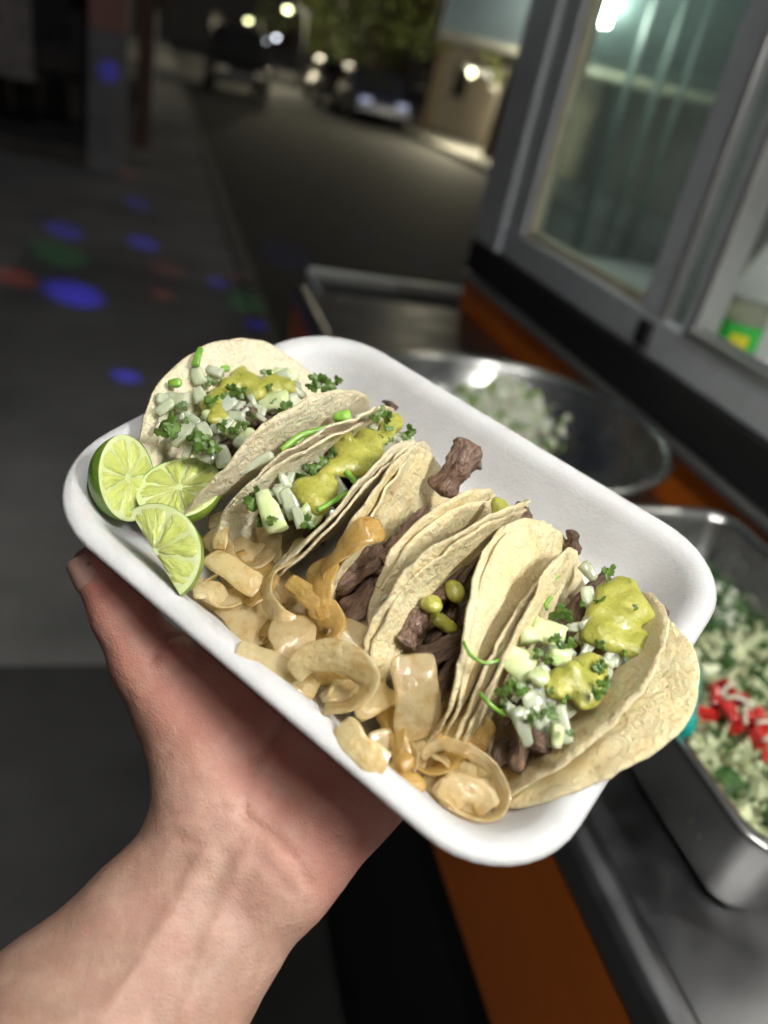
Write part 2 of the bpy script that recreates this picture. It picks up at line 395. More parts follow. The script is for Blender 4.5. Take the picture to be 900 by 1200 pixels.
chips('chopped_onion', bowl_pts(380, g0[0], g0[1], .046, .040)+bowl_pts(70, bc[0]+.10, bc[1]-.10, .05, .004), CH_ON, .0062, 'chopped white onion heaped in the round steel bowl', 'onion', 1)
chips('chopped_greens', bowl_pts(120, g0[0], g0[1]+.02, .048, .042)+bowl_pts(20, bc[0]+.08, bc[1]-.08, .06, .004), CH_GR, .0058, 'bright green herb bits mixed through the onion in the round bowl', 'herbs', 2)

# ---- deep steel food pan
zp = 1.03
tl_, sl__ = ts(gp(780, 850, zp)); tf, _ = ts(gp(760, 592, zp)); tn, _ = ts(gp(884, 1014, zp))
PA, PB = (tf-tn)/2, .166; pc_t, pc_s = (tf+tn)/2, sl__+PB
def prings(prof):
    R = []
    for ins, z, rc in prof:
        p = rrect(PA-ins, PB-ins, max(.006, rc)); R.append(np.array([TS(pc_t+a, pc_s+b, z) for a, b in p]))
    return R
def rrect(a, b, rc, n=8):
    P = []
    for cx, cy, q0 in ((a-rc, b-rc, 0), (-a+rc, b-rc, 90), (-a+rc, -b+rc, 180), (a-rc, -b+rc, 270)):
        for k in range(n+1):
            q = math.radians(q0+90*k/n); P.append((cx+rc*math.cos(q), cy+rc*math.sin(q)))
    return P
zb_ = ZS+.001
PP = [(.035, zb_, .03), (.026, zb_+.003, 0.022), (.020, zb_+.012, 0.026), (.0135, zp-.012, 0.030), (.0125, zp-.006, 0.030), (.0010, zp-.007, 0.038), (-.0015, zp-.003, 0.040), (-.0005, zp+.0008, 0.039),
      (.004, zp+.0012, 0.036), (.0115, zp-.002, 0.031), (.0150, zp-.010, 0.028), (.0215, zb_+.015, 0.024), (.028, zb_+.006, .04), (.036, zb_+.003, .03)]
R_ = prings(PP); n_ = len(R_[0]); V_ = np.concatenate(R_)
F_ = [(i*n_+k, (i+1)*n_+k, (i+1)*n_+(k+1) % n_, i*n_+(k+1) % n_) for i in range(len(R_)-1) for k in range(n_)]
F_ += [tuple(range(n_)), tuple(range((len(R_)-1)*n_, len(R_)*n_))[::-1]]
pan = mk('food_pan', V_, F_, STEEL); tag(pan, 'deep rectangular steel pan of shredded salad at the right edge', 'pan')
def pan_pts(n, t0, t1, s0, s1, z0, z1): return [TS(r_.uniform(t0, t1), r_.uniform(s0, s1), r_.uniform(z0, z1)) for _ in range(n)]
t0, t1, s0, s1 = pc_t-PA+.04, pc_t+PA-.04, pc_s-PB+.03, pc_s+PB-.03; tm = t0+(t1-t0)*.62
SHRED = simple('shredded_cabbage', (.60, .64, .40), .4, 0, 40, .2, Subsurface_Weight=.2, Subsurface_Scale=.003)
V_, F_ = boxts(t0, t1, s0, s1, zb_+.008, zp-.040)
chips('shredded_cabbage', pan_pts(1500, t0, tm, s0, s1, zp-.068, zp-.048), SHRED, .0042, 'pale shredded cabbage filling the near half of the steel pan', 'cabbage', 3, (4.2, .8, .5))
chips('chopped_cilantro', pan_pts(1100, tm-.02, t1, s0, s1, zp-.080, zp-.062)+pan_pts(160, t0, tm, s0, s1, zp-.050, zp-.046), CH_DK, .0060, 'dark chopped cilantro filling the far half of the steel pan', 'herbs', 4, (1.6, 1, .4))
chips('chopped_onion', pan_pts(120, tm-.05, t1, s0, s1, zp-.066, zp-.060), CH_ON, .0042, 'white onion bits scattered over the dark cilantro in the pan', 'onion', 6)
RED = simple('tomato', (.50, .018, .014), .25, 0, 60, .25, Coat_Weight=.4)
rc_ = gp(872, 852, zp-.040)
for k in range(24):
    P = rc_+TD*r_.normal()*.024+SD*(r_.normal()*.018+.006)+ZD*r_.uniform(-.004, .010)
    Mr = np.linalg.qr(r_.normal(size=(3, 3)))[0]; C8 = np.array([(x, y, z) for z in (-1, 1) for x, y in ((-1, -1), (1, -1), (1, 1), (-1, 1))], float)
    o = mk('tomato_piece', (C8*(1+.15*r_.normal(size=(8, 3)))*np.array([.009, .0065, .0045])*r_.uniform(.7, 1.2))@Mr.T+P, BOXF, RED, smooth=False, bevel=.002)
    tag(o, 'red tomato chunk heaped on the shredded cabbage', 'tomato', 'tomato chunks in the steel pan')
for k in range(5):
    P = rc_+TD*(-.03+.016*k)+SD*.012*math.sin(k*2)+ZD*.014
    a_ = r_.uniform(0, 3.14); Dv = math.cos(a_)*SD+math.sin(a_)*TD; P = P+SD*r_.normal()*.012; o = mk('onion_sliver', *tube(catmull([P-Dv*.014, P+ZD*.003+TD*.003, P+Dv*.013], 8), .0018, 6), CH_ON); tag(o, 'white onion sliver lying across the red tomato', 'onion', 'onion slivers on the tomato')
TEAL = simple('teal_plastic', (.01, .36, .31), .35)
h0, h1 = gp(793, 852, zp+.004), gp(812, 800, zp-.02)
sp = empty('serving_spoon', h0-ZD*.03, 'teal plastic spoon with its handle end on the pan rim', 'spoon')
mk('handle', *tube(catmull([h0+ZD*.004, h0*.5+h1*.5+ZD*.004, h1], 10), [.013, .0125, .012, .011, .010, .010, .009, .009, .008, .007], 10), TEAL, sp)
mk('spoon_head', *lathe([(0, -.006), (.012, -.005), (.019, 0), (.0205, .003), (.018, .002), (.011, -.002), (0, -.003)], h1+TD*.02-ZD*.004, 20), TEAL, sp)

# ---- bottle and boxes on the counter behind the window
bt_, bz_ = wp(866, 390, .93)
bt = TS(bt_, .93, 1.123)
kk = empty('soda_bottle', bt, 'clear plastic soda bottle with a green label behind the window', 'bottle')
mk('bottle_body', *lathe([(0, .004), (.020, 0), (.030, .004), (.034, .015), (.0345, .06), (.0335, .075), (.0345, .09), (.0345, .125), (.031, .155), (.022, .185), (.0135, .205), (.0125, .225), (.0145, .227), (.0145, .231), (.0120, .232), (.0120, .240)], bt, 32), PET, kk)
mk('drink', *lathe([(0, .006), (.028, .006), (.0325, .016), (.033, .06), (.032, .075), (.033, .09), (.033, .118), (0, .118)], bt, 32), simple('pale_drink', (.75, .80, .45), .1, 0, None, Transmission_Weight=.7), kk)
lb = mk('label', *lathe([(.0349, .028), (.0353, .029), (.0353, .084), (.0349, .085)], bt, 40), simple('green_label', (.03, .42, .05), .35), kk)
V_ = []; nrm_ = np.array([-bt[0], -bt[1]]); a0 = math.atan2(nrm_[1], nrm_[0])
for j in range(7):
    for i in range(11):
        a = a0+(-.42+.84*i/10)+.12; zz = .044+.026*j/6; V_.append((bt[0]+.0356*math.cos(a), bt[1]+.0356*math.sin(a), bt[2]+zz))
mk('emblem', np.array(V_), [(j*11+i, j*11+i+1, (j+1)*11+i+1, (j+1)*11+i) for j in range(6) for i in range(10)], simple('yellow_print', (.72, .66, .03), .4), lb)
mk('cap', *lathe([(.0150, .228), (.0155, .229), (.0155, .243), (.0140, .245), (0, .245)], bt, 24), simple('green_cap', (.02, .30, .04), .4), kk)
for k, (x, y, t_, sz, lab) in enumerate(((752, 330, 1.42, (.10, .13, .045), 'white foam box on the inner counter behind the large pane'), (812, 345, 1.10, (.07, .11, .035), 'white foam box on the inner counter beside the narrow pane'))):
    s_, _ = tpl(x, y, t_); s_ = min(max(s_, .96), 1.35)
    bx_ = empty('foam_box', TS(t_, s_, 1.123), lab, 'box', 'foam boxes inside the truck')
    pb('base', FOAMW if False else WHITE, bx_, t_-sz[0]/2, t_+sz[0]/2, s_-sz[1]/2, s_+sz[1]/2, 1.123, 1.123+sz[2]*.5, bevel=.008)
    pb('lid', WHITE, bx_, t_-sz[0]/2-.004, t_+sz[0]/2+.004, s_-sz[1]/2-.004, s_+sz[1]/2+.004, 1.123+sz[2]*.5+.001, 1.123+sz[2], bevel=.010)

# ---- steel side table beyond the shelf
c1, c2 = gp(368, 328, .78), gp(546, 346, .78)
t_1, sA = ts(c1); t_2, sB = ts(c2); tb0 = max(t_1, t_2)
tbl = empty('side_table', TS(tb0-.35, (sA+sB)/2, 0), 'dark steel side table with a bright rear edge behind the tray', 'table')
pb('table_top', simple('dark_griddle', (.02, .02, .021), .5, .3, 12, .3), tbl, 2.06, tb0, sA, sB+.15, .74, .77, bevel=.004)
pb('backsplash', ALUL, tbl, tb0+.001, tb0+.02, sA-.01, sB+.15, .73, .80, bevel=.004)
pb('side_rail', ALU, tbl, 2.06, tb0, sA-.012, sA-.001, .73, .785, bevel=.003)
for t_ in (2.10, tb0-.06):
    for s_ in (sA+.03, sB+.10): pb('leg', BLACK, tbl, t_, t_+.03, s_, s_+.03, .001, .74)

# ---- party lamp on the truck corner throwing coloured dots on the pavement
PLc = TS(2.0, S0-.06, 2.30)
pl = empty('party_light', PLc, 'small black domed party light on the truck corner', 'lamp')
mk('housing', *lathe([(0, .05), (.045, .048), (.055, .03), (.055, -.01), (.05, -.02), (0, -.02)], PLc, 24), BLACK, pl)
mk('lens', *lathe([(.048, -.021), (.044, -.05), (.028, -.068), (0, -.074)], PLc, 24), simple('lens_plastic', (.3, .3, .35), .1, 0, None, Transmission_Weight=.6), pl)
BL, GN, RD = (.05, .035, 1), (.04, .7, .16), (1, .10, .06)
for x, y, c, e, sz in ((86, 344, BL, 60, 3.6), (148, 441, BL, 44, 2.0), (75, 270, BL, 34, 2.2), (168, 285, BL, 40, 2.0), (160, 238, BL, 26, 1.6), (300, 381, BL, 34, 1.6), (255, 331, BL, 18, 1.6), (340, 290, BL, 12, 4.0),
                    (496, 300, BL, 20, 1.3), (538, 330, BL, 24, 1.6), (432, 272, BL, 14, 1.6), (70, 297, GN, 10, 3.4), (290, 355, GN, 9, 3.0), (18, 325, RD, 16, 2.4), (190, 345, RD, 9, 1.6), (366, 366, RD, 11, 1.8), (195, 315, RD, 7, 2.2), (280, 325, RD, 6, 1.4), (120, 150, BL, 30, 1.2), (150, 203, RD, 14, 1.0)):
    g = gp(x, y, 0.0) if y > 180 else TS(9.0, -.45, .9)
    L = bpy.data.lights.new('beam', 'SPOT'); L.energy = 7.5*e*(np.linalg.norm(g-PLc)/3)**1.5; L.color = c; L.spot_size = math.radians(sz*1.6); L.spot_blend = .9; L.shadow_soft_size = .01
    ob = bpy.data.objects.new('beam', L); col.objects.link(ob); ob.parent = pl
    src = np.array([0, 0, -.09]); ob.location = Vector(src); ob.rotation_euler = Vector(g-PLc-src).to_track_quat('-Z', 'Y').to_euler()

# ---- left: pillar and open storefront
pt = gp(124, 200); pT, pS = ts(pt)
pil = empty('pillar', TS(pT, pS, 0), 'square pillar painted pink above and grey below at the storefront corner', 'pillar')
hw = .17
pb('lower_paint', GREYP, pil, pT-hw, pT+hw, pS-hw, pS+hw, .001, 1.25, bevel=.01); pb('upper_paint', PINKP, pil, pT-hw+.001, pT+hw-.001, pS-hw+.001, pS+hw-.001, 1.251, 4.2, bevel=.01)
p2t, p2s = ts(gp(166, 172))
pil2 = pb('door_post', simple('brown_post', (.16, .09, .07), .7, 0, 5, .2), None, p2t-.09, p2t+.09, p2s-.09, p2s+.09, .001, 3.6, bevel=.01); tag(pil2, 'thin brown post standing behind the pink pillar', 'post')
sf = empty('storefront', TS(pT+1.2, pS-3, 0), 'dark open storefront hung with clothes left of the pillar', 'building')
pb('back_wall', DARKW, sf, pT+2.6, pT+2.8, pS-9, pS+.1, .001, 4.2); pb('lintel', PINKP, sf, pT-.15, pT+.15, pS-9, pS-.18, 3.2, 4.2); pb('platform', DARKW, sf, pT+.1, pT+2.59, pS-9, pS-.2, .001, .16)
pb('side_wall', DARKW, sf, pT+.2, pT+2.59, pS-.05, pS+.08, .165, 4.19); pb('rail', ALU, sf, pT+.45, pT+.49, pS-9, pS-.25, 2.02, 2.06)
for k in range(13):
    s_ = pS-.55-.34*k; mt = [DARKCLOTH, PALECLOTH, BROWNCLOTH, DARKCLOTH, REDCLOTH, DARKCLOTH, PALECLOTH, BROWNCLOTH][k % 8]; ln = 1.0+.5*((k*37) % 10)/10
    V_ = []; nn_ = 9
    for d in (-.03, .03):
        for j in range(6):
            for i in range(nn_):
                q = i/(nn_-1)*2-1; wd = .13+.05*j/5; V_.append(TS(pT+.47+d+.02*math.sin(9*q+k), s_+q*wd, 2.0-.06*abs(q)*(j == 0)-ln*j/5))
    F_ = []
    for L_ in (0, 1):
        for j in range(5):
            for i in range(nn_-1):
                a = L_*6*nn_+j*nn_+i; F_.append((a, a+1, a+nn_+1, a+nn_))
    g = mk('hanging_garment', np.array(V_), F_, mt)
    nmc = {DARKCLOTH: 'dark', PALECLOTH: 'pale grey', BROWNCLOTH: 'brown', REDCLOTH: 'red'}[mt]
    tag(g, '%s garment hanging in the storefront, number %s along the rail from the pillar' % (nmc, ['one', 'two', 'three', 'four', 'five', 'six', 'seven', 'eight', 'nine', 'ten', 'eleven', 'twelve', 'thirteen'][k]), 'garment', 'garments hung in the storefront')
wt_, ws_ = ts(gp(200, 140))
lw = empty('garden_wall', TS(wt_, ws_, 0), 'low pale wall beyond the storefront on the left pavement', 'wall')
pb('wall_face', simple('pale_plaster', (.36, .37, .40), .85, 0, 2, .2), lw, wt_, wt_+9, ws_-.5, ws_-.3, .001, 1.5); pb('coping', KERB, lw, wt_-.02, wt_+9.02, ws_-.53, ws_-.27, 1.501, 1.58)

# ---- cars
CARG = simple('car_glass', (.02, .022, .025), .08); TYRE = RUBBER; HUB = simple('hub_cap', (.35, .35, .36), .4, .6)
def car(t, s, paint, label, h=1.45, L=4.3, wd=1.72, lights=None):
    o = empty('parked_car', TS(t, s, -.12), label, 'car', 'cars parked along the street'); z0 = -.12
    side = [(-.50, .34), (-.495, .62), (-.44, .80), (-.24, .92), (-.10, h), (.22, h), (.40, .98), (.49, .92), (.5, .5), (.49, .32)]
    V_ = []; n_ = len(side)
    for sg in (-1, 1):
        for x, z in side: V_.append(TS(t+x*L, s+sg*wd/2*(1 if z < .95 else .80), z0+z))
    F_ = [tuple(range(n_)), tuple(range(n_, 2*n_))[::-1]]+[(i, n_+i, n_+(i+1) % n_, (i+1) % n_) for i in range(n_)]
    mk('body', np.array(V_), F_, paint, o, smooth=False, bevel=.06)
    for a, b, nm in (((-.225, .95), (-.115, h-.05), 'windscreen'), ((.385, 1.0), (.235, h-.05), 'rear_window')):
        q = -.012*L if a[0] < 0 else .012*L
        V2 = [TS(t+a[0]*L+q*.9, s-.60, z0+a[1]+.02), TS(t+a[0]*L+q*.9, s+.60, z0+a[1]+.02), TS(t+b[0]*L+q*.9, s+.55, z0+b[1]+.02), TS(t+b[0]*L+q*.9, s-.55, z0+b[1]+.02)]
        mk(nm, np.array(V2), [(0, 1, 2, 3)], CARG, o, smooth=False)
    for sg in (-1, 1):
        for x0, x1 in ((-.17, .04), (.06, .29)):
            y = s+sg*(wd/2*.90+.012); V2 = [TS(t+x0*L, y+sg*.055, z0+.99), TS(t+x1*L, y+sg*.055, z0+.99), TS(t+(x1-.035)*L, y-sg*.068, z0+h-.08), TS(t+(x0+.06)*L, y-sg*.068, z0+h-.08)]
            mk('side_window', np.array(V2), [(0, 1, 2, 3)], CARG, o, smooth=False)
        for x in (-.30, .30):
            w1 = tube([TS(t+x*L, s+sg*(wd/2-.19), z0+.31), TS(t+x*L, s+sg*(wd/2+.01), z0+.31)], .31, 20); wh = mk('wheel', *w1, TYRE, o, smooth=False)
            mk('hub', *tube([TS(t+x*L, s+sg*(wd/2+.011), z0+.31), TS(t+x*L, s+sg*(wd/2+.022), z0+.31)], .19, 16), HUB, wh, smooth=False)
        mk('headlight', *boxts(t-.505*L, t-.49*L, s+sg*.55-.16, s+sg*.55+.16, z0+.60, z0+.74), lights or simple('lamp_lens', (.5, .5, .5), .2), o, smooth=False)
        mk('tail_light', *boxts(t+.495*L, t+.506*L, s+sg*.6-.12, s+sg*.6+.12, z0+.65, z0+.82), simple('tail_lens', (.3, .02, .02), .3), o, smooth=False)
    return o
car(28, 2.3, simple('dark_car_paint', (.035, .035, .038), .3, .3), 'dark tall car parked on the left side far down the street', 1.75)
car(31.5, 6.1, simple('cream_car_paint', (.34, .32, .26), .3), 'pale car parked on the right side under the trees')
car(27, 6.3, simple('navy_car_paint', (.03, .035, .07), .3, .2), 'dark blue car with a lit headlamp parked nearest on the right', lights=emit('headlamp', (.6, .68, 1), .5))

# ---- right side: house, trees; street end
hs = empty('house', TS(20, 9.6, 0), 'beige single storey house with a dark green door beyond the street', 'house')
ht, hz = wp(520, 140, 9.4)
pb('wall', PLASTER, hs, 8, 30, 9.4, 14, .011, 3.1); pb('roof', KERB, hs, 7.9, 30.1, 9.2, 14.2, 3.101, 3.3)
dt, dz = wp(587, 130, 9.4)
dr = pb('door', simple('green_door', (.02, .06, .05), .5), hs, dt-.5, dt+.5, 9.34, 9.399, .02, 2.2, bevel=.01); pb('handle', ALU, dr, dt-.42, dt-.38, 9.29, 9.339, 1.0, 1.15)
for q in (dt+4, dt-3.5, dt+8):
    wn = pb('window', CARG, hs, q-.6, q+.6, 9.37, 9.399, 1.1, 2.1); pb('sill', KERB, wn, q-.7, q+.7, 9.28, 9.399, 1.03, 1.098)
ew = empty('end_building', TS(75, 3, 0), 'dark long building closing the far end of the street', 'building')
pb('wall', DARKW, ew, 75, 80, -20, 25, -.1, 4.5)
for q in range(-16, 24, 5):
    wn = pb('window', CARG, ew, 74.93, 74.999, q, q+1.6, 1.2, 2.6)
bl = empty('row_house', TS(40, -3, 0), 'dim row house on the left side of the far street', 'house')
pb('wall', DARKW, bl, 26, 60, -8, -1.6, .001, 3.4); pb('door', BLACK, bl, 31, 32, -1.599, -1.55, .01, 2.1); pb('window', CARG, bl, 35, 36.4, -1.599, -1.56, 1.0, 2.1)
def tree(t, s, h, R, label, seed, n=5200, z=0.0):
    r_ = np.random.default_rng(seed); o = empty('street_tree', TS(t, s, z), label, 'tree', 'trees along the street')
    c = TS(t, s, z+h); V_, F_ = [], []
    trunk = tube(catmull([TS(t, s, z), TS(t+.1, s+.05, z+h*.4), TS(t-.05, s, z+h*.95)], 10), np.linspace(.19, .08, 10), 10); parts = [trunk]
    for k in range(6):
        a = k*1.05; q = c+R*.6*np.array([math.cos(a), math.sin(a), .25]); parts.append(tube(catmull([TS(t, s, z+h*.55), (TS(t, s, z+h*.75)+q)/2, q], 7), np.linspace(.08, .03, 7), 6))
    mk('trunk', *join(parts), BARK, o)
    cl = []
    for k in range(26):
        d = r_.normal(size=3); d /= np.linalg.norm(d); cl.append((c+d*R*r_.uniform(.3, .95)*np.array([1, 1, .75]), R*r_.uniform(.22, .42)))
    P = np.zeros((n, 3))
    for i in range(n):
        q, rr = cl[r_.integers(26)]; d = r_.normal(size=3); d /= np.linalg.norm(d); P[i] = q+d*rr*r_.uniform(.5, 1)**.5
    a = r_.normal(size=(n, 3)); a /= np.linalg.norm(a, axis=1)[:, None]; b = np.cross(a, r_.normal(size=(n, 3))); b /= np.linalg.norm(b, axis=1)[:, None]
    sz = r_.uniform(.05, .11, n)[:, None]
    V_ = np.stack([P-a*sz, P+b*sz*.55, P+a*sz, P-b*sz*.55], 1).reshape(-1, 3)
    mk('crown', V_, [(4*i, 4*i+1, 4*i+2, 4*i+3) for i in range(n)], FOLI, o, smooth=False)
tree(20, 7.9, 3.3, 2.2, 'lit leafy tree over the right pavement beside the lit lamp', 1)
tree(26, 8.0, 3.6, 2.4, 'dark leafy tree farther along the right pavement', 2, 4500)
tree(15, 8.0, 3.9, 2.0, 'dark leafy tree on the right pavement nearest the truck flap', 3)
tree(34, 7.9, 4.0, 2.8, 'leafy tree at the far end of the right pavement', 4, 4000)
tree(43, 7.4, 2.9, 2.7, 'bright yellow green tree crown next to the far street lamps', 6, 5000)
tree(36, 8.6, 2.7, 2.3, 'rounded green tree between the lit crown and the beige house', 7, 5000)
tree(22, -1.0, 4.2, 2.2, 'dark tree over the low wall on the left pavement', 5, 4500)
# ---- street lamps
def street_lamp(x, y, dist, c, e, label, r=.10, light=0, arm=True):
    p = CAM+ray(x, y)*dist; o = empty('street_lamp', (p[0], p[1], 0), label, 'street lamp', 'street lamps down the road')
    away = SD*(.9 if p@SD < 3 else -.9); base = p-away*.9; base[2] = 0
    mk('pole', *tube(catmull([base, base+ZD*max(.5, p[2]*.9), base*.4+p*.6+ZD*(p[2]-p[2]*.6+.25), p+ZD*.16], 14), .05, 8), BLACK, o)
    mk('lamp_head', *lathe([(0, .17), (.10, .15), (.16, .06), (.15, .05), (0, .07)], p, 14), ALU, o)
    mk('bulb', *lathe([(0, .06), (r*.7, .05), (r, 0), (r*.7, -.06), (0, -.09)], p, 14), emit('bulb_light', c, e), o)
    if light:
        L = bpy.data.lights.new('lamp_light', 'POINT'); L.energy = light; L.color = (1, .90, .62); L.shadow_soft_size = .15
        ob = bpy.data.objects.new('lamp_light', L); col.objects.link(ob); ob.parent = o; ob.location = Vector(p-ZD*.25-np.array(o.location))
YL, WL = (.95, 1, .45), (.85, .92, 1)
street_lamp(291, 24, 44, YL, 7, 'yellow lit street lamp second from the right of the far cluster', .16, 450)
street_lamp(337, 11, 32, YL, 9, 'brightest yellow street lamp, highest of the far cluster', .14, 600)
street_lamp(292, 59, 56, YL, 5, 'yellow street lamp lowest in the far cluster', .16)
street_lamp(311, 48, 60, WL, 4, 'dim white street lamp at the far end of the street', .16)
street_lamp(324, 44, 52, WL, 10, 'bright white street lamp beside the dim one far away', .16)
street_lamp(360, 16, 40, WL, 2, 'faint white street lamp right of the brightest yellow one', .13)
street_lamp(553, 85, 19.5, YL, 7, 'yellow lamp in front of the beige house', .07, 480)
street_lamp(574, 88, 19.0, WL, 1, 'faint white lamp beside the yellow one at the house', .06)
street_lamp(430, 108, 25, YL, 8, 'small yellow lamp above the parked dark blue car', .08, 60)
# ================================================================== FOOD
# ---- materials
m = Mt('foam', (.80, .80, .79), .5, Subsurface_Weight=.12, Subsurface_Scale=.006)
m.color(m.mix(m.ramp(m.noise(60, 3), [(.35, (0, 0, 0)), (.75, (1, 1, 1))]), (.64, .64, .645), (.57, .57, .57)))
m.bump(m.voro(620), .22, .0005); m.bump(m.noise(40, 2), .15, .002); FOAM = m.m
def tortilla_mat(name, c0, c1, toast):
    m = Mt(name, c0, .62, Subsurface_Weight=.15, Subsurface_Scale=.003)
    c = m.mix(m.ramp(m.noise(70, 4, .6), [(.32, (0, 0, 0)), (.68, (1, 1, 1))]), c0, c1)
    c = m.mix(m.ramp(m.noise(130, 4, .65), [(.56, (0, 0, 0)), (.78, (.75,)*3)]), c, toast)
    c = m.mix(m.ramp(m.voro(260), [(.03, (.85,)*3), (.10, (0, 0, 0))]), c, (.34, .17, .06))
    c = m.mix(m.attr('edge'), c, (.83, .70, .45))
    m.color(c)
    m.bump(m.noise(520, 5, .65), 1.0, .0016); m.bump(m.noise(150, 4, .6, dist=.8), .8, .0032); return m.m
TORT = [tortilla_mat('tortilla_pale', (.90, .83, .63), (.86, .75, .51), (.72, .54, .29)),
        tortilla_mat('tortilla_corn', (.90, .80, .52), (.87, .71, .37), (.70, .48, .19))]
def wet(name, c0, c1, scale, rough=.25, sss=.4, sscale=.004, bump=(500, .3, .0005), coat=.3, stretch=None):
    m = Mt(name, c0, rough, Subsurface_Weight=sss, Subsurface_Scale=sscale, Coat_Weight=coat, Coat_Roughness=.12)
    m.b.inputs['Subsurface Radius'].default_value = (1, .8, .45)
    if stretch:
        mp = m.n('ShaderNodeMapping'); mp.inputs['Scale'].default_value = stretch; m.l(m.coord('UV'), mp.inputs['Vector']); co = mp.outputs['Vector']
    else: co = m.coord()
    c = m.mix(m.ramp(m.noise(scale, 4, co=co), [(.3, (0, 0, 0)), (.7, (1, 1, 1))]), c0, c1)
    hv = m.n('ShaderNodeHueSaturation'); mp = m.n('ShaderNodeMapRange'); mp.inputs['To Min'].default_value = .8; mp.inputs['To Max'].default_value = 1.15
    m.l(m.orand(), mp.inputs['Value']); m.l(mp.outputs['Result'], hv.inputs['Value']); m.l(c, hv.inputs['Color'])
    m.color(hv.outputs['Color']); m.bump(m.noise(bump[0], 4, co=co), bump[1], bump[2]); return m.m
m = Mt('green_salsa', (.4, .38, .05), .34, Subsurface_Weight=.3, Subsurface_Scale=.003, Coat_Weight=.2, Coat_Roughness=.15)
m.b.inputs['Subsurface Radius'].default_value = (1, .9, .3)
c = m.mix(m.ramp(m.noise(110, 4, .6), [(.3, (0, 0, 0)), (.7, (1, 1, 1))]), (.29, .30, .04), (.46, .44, .095))
c = m.mix(m.ramp(m.voro(420), [(.10, (.7,)*3), (.20, (0, 0, 0))]), c, (.16, .22, .03))
c = m.mix(m.ramp(m.noise(300, 3), [(.62, (0, 0, 0)), (.74, (.6,)*3)]), c, (.60, .58, .22))
m.color(c); m.bump(m.noise(330, 4, .6), .5, .0014); m.bump(m.voro(500), .25, .0008); SALSA = m.m
ONRAW = wet('raw_onion', (.66, .69, .55), (.54, .60, .40), 160, .18, .5, .006, coat=.6)
for q_ in (ONRAW,):
    t_ = q_.node_tree; ms = t_.nodes.new('ShaderNodeMixShader'); ms.inputs[0].default_value = .30; tp = t_.nodes.new('ShaderNodeBsdfTransparent'); tp.inputs['Color'].default_value = (.90, .94, .82, 1)
    t_.links.new(t_.nodes['Principled BSDF'].outputs[0], ms.inputs[1]); t_.links.new(tp.outputs[0], ms.inputs[2]); t_.links.new(ms.outputs[0], t_.nodes['Material Output'].inputs['Surface'])
CUKE = wet('cucumber_flesh', (.56, .68, .30), (.72, .76, .48), 150, .22, .5, .005)
CUKESKIN = wet('cucumber_skin', (.22, .40, .06), (.34, .50, .10), 150, .3, .2, .003)
MEAT = wet('grilled_meat', (.095, .052, .035), (.31, .195, .135), 1.0, .42, .12, .002, (1.6, 1.0, .0022), .12, (3.5, 22, 1))
MEATDARK = wet('charred_meat', (.055, .028, .017), (.23, .135, .085), 1.0, .5, .1, .002, (1.6, 1.0, .0022), .12, (3.5, 22, 1))
LEAF = wet('cilantro_leaf', (.035, .085, .012), (.11, .20, .03), 300, .4, .15, .002, (700, .3, .0004), .1)
STEM = wet('scallion_green', (.14, .36, .04), (.30, .52, .08), 200, .3, .3, .003)
def grilled(name, c0, c1, c2, thin):
    m = Mt(name, c0, .16, Subsurface_Weight=.08, Subsurface_Scale=.002, Coat_Weight=1.0, Coat_Roughness=.10, Specular_IOR_Level=.8)
    m.b.inputs['Subsurface Radius'].default_value = (1, .7, .3)
    uv = m.coord('UV')
    mp = m.n('ShaderNodeMapping'); mp.inputs['Scale'].default_value = (1.5, 26, 1); m.l(uv, mp.inputs['Vector'])
    veins = m.noise(3.0, 3, co=mp.outputs['Vector'])
    c = m.mix(m.ramp(m.noise(85, 4), [(.36, (0, 0, 0)), (.72, (1, 1, 1))]), c0, c1)
    c = m.mix(m.ramp(m.noise(150, 4, .65), [(.50, (0, 0, 0)), (.72, (.9,)*3)]), c, c2)
    c = m.mix(m.ramp(veins, [(.50, (.0,)*3), (.62, (.55,)*3)]), c, (.86, .75, .48))
    c = m.mix(m.ramp(m.voro(330), [(.015, (1,)*3), (.05, (0, 0, 0))]), c, (.10, .045, .015))
    hv = m.n('ShaderNodeHueSaturation'); q = m.n('ShaderNodeMapRange'); q.inputs['To Min'].default_value = .82; q.inputs['To Max'].default_value = 1.12
    m.l(m.orand(), q.inputs['Value']); m.l(q.outputs['Result'], hv.inputs['Value']); m.l(c, hv.inputs['Color'])
    m.color(hv.outputs['Color']); m.bump(veins, .25, .0006); m.bump(m.noise(230, 3), .7, .0020); m.bump(m.noise(700, 3), .5, .0007)
    tl2 = m.n('ShaderNodeBsdfTranslucent'); m.l(hv.outputs['Color'], tl2.inputs['Color']); m1 = m.n('ShaderNodeMixShader'); m1.inputs[0].default_value = .35
    m.l(m.b.outputs[0], m1.inputs[1]); m.l(tl2.outputs[0], m1.inputs[2])
    tp = m.n('ShaderNodeBsdfTransparent'); tp.inputs['Color'].default_value = (.97, .90, .72, 1)
    ms = m.n('ShaderNodeMixShader'); ms.inputs[0].default_value = thin
    m.l(m1.outputs[0], ms.inputs[1]); m.l(tp.outputs[0], ms.inputs[2]); m.l(ms.outputs[0], m.t.nodes['Material Output'].inputs['Surface']); return m.m
GRILL = dict(pale=grilled('soft_onion_pale', (.88, .77, .46), (.84, .67, .31), (.62, .38, .08), .32),
             amber=grilled('soft_onion_amber', (.74, .51, .14), (.64, .38, .065), (.42, .18, .018), .28),
             clear=grilled('soft_onion_clear', (.80, .69, .43), (.74, .58, .29), (.58, .37, .09), .46))
m = Mt('lime_rind', (.14, .30, .02), .35, Subsurface_Weight=.1, Subsurface_Scale=.003, Coat_Weight=.2)
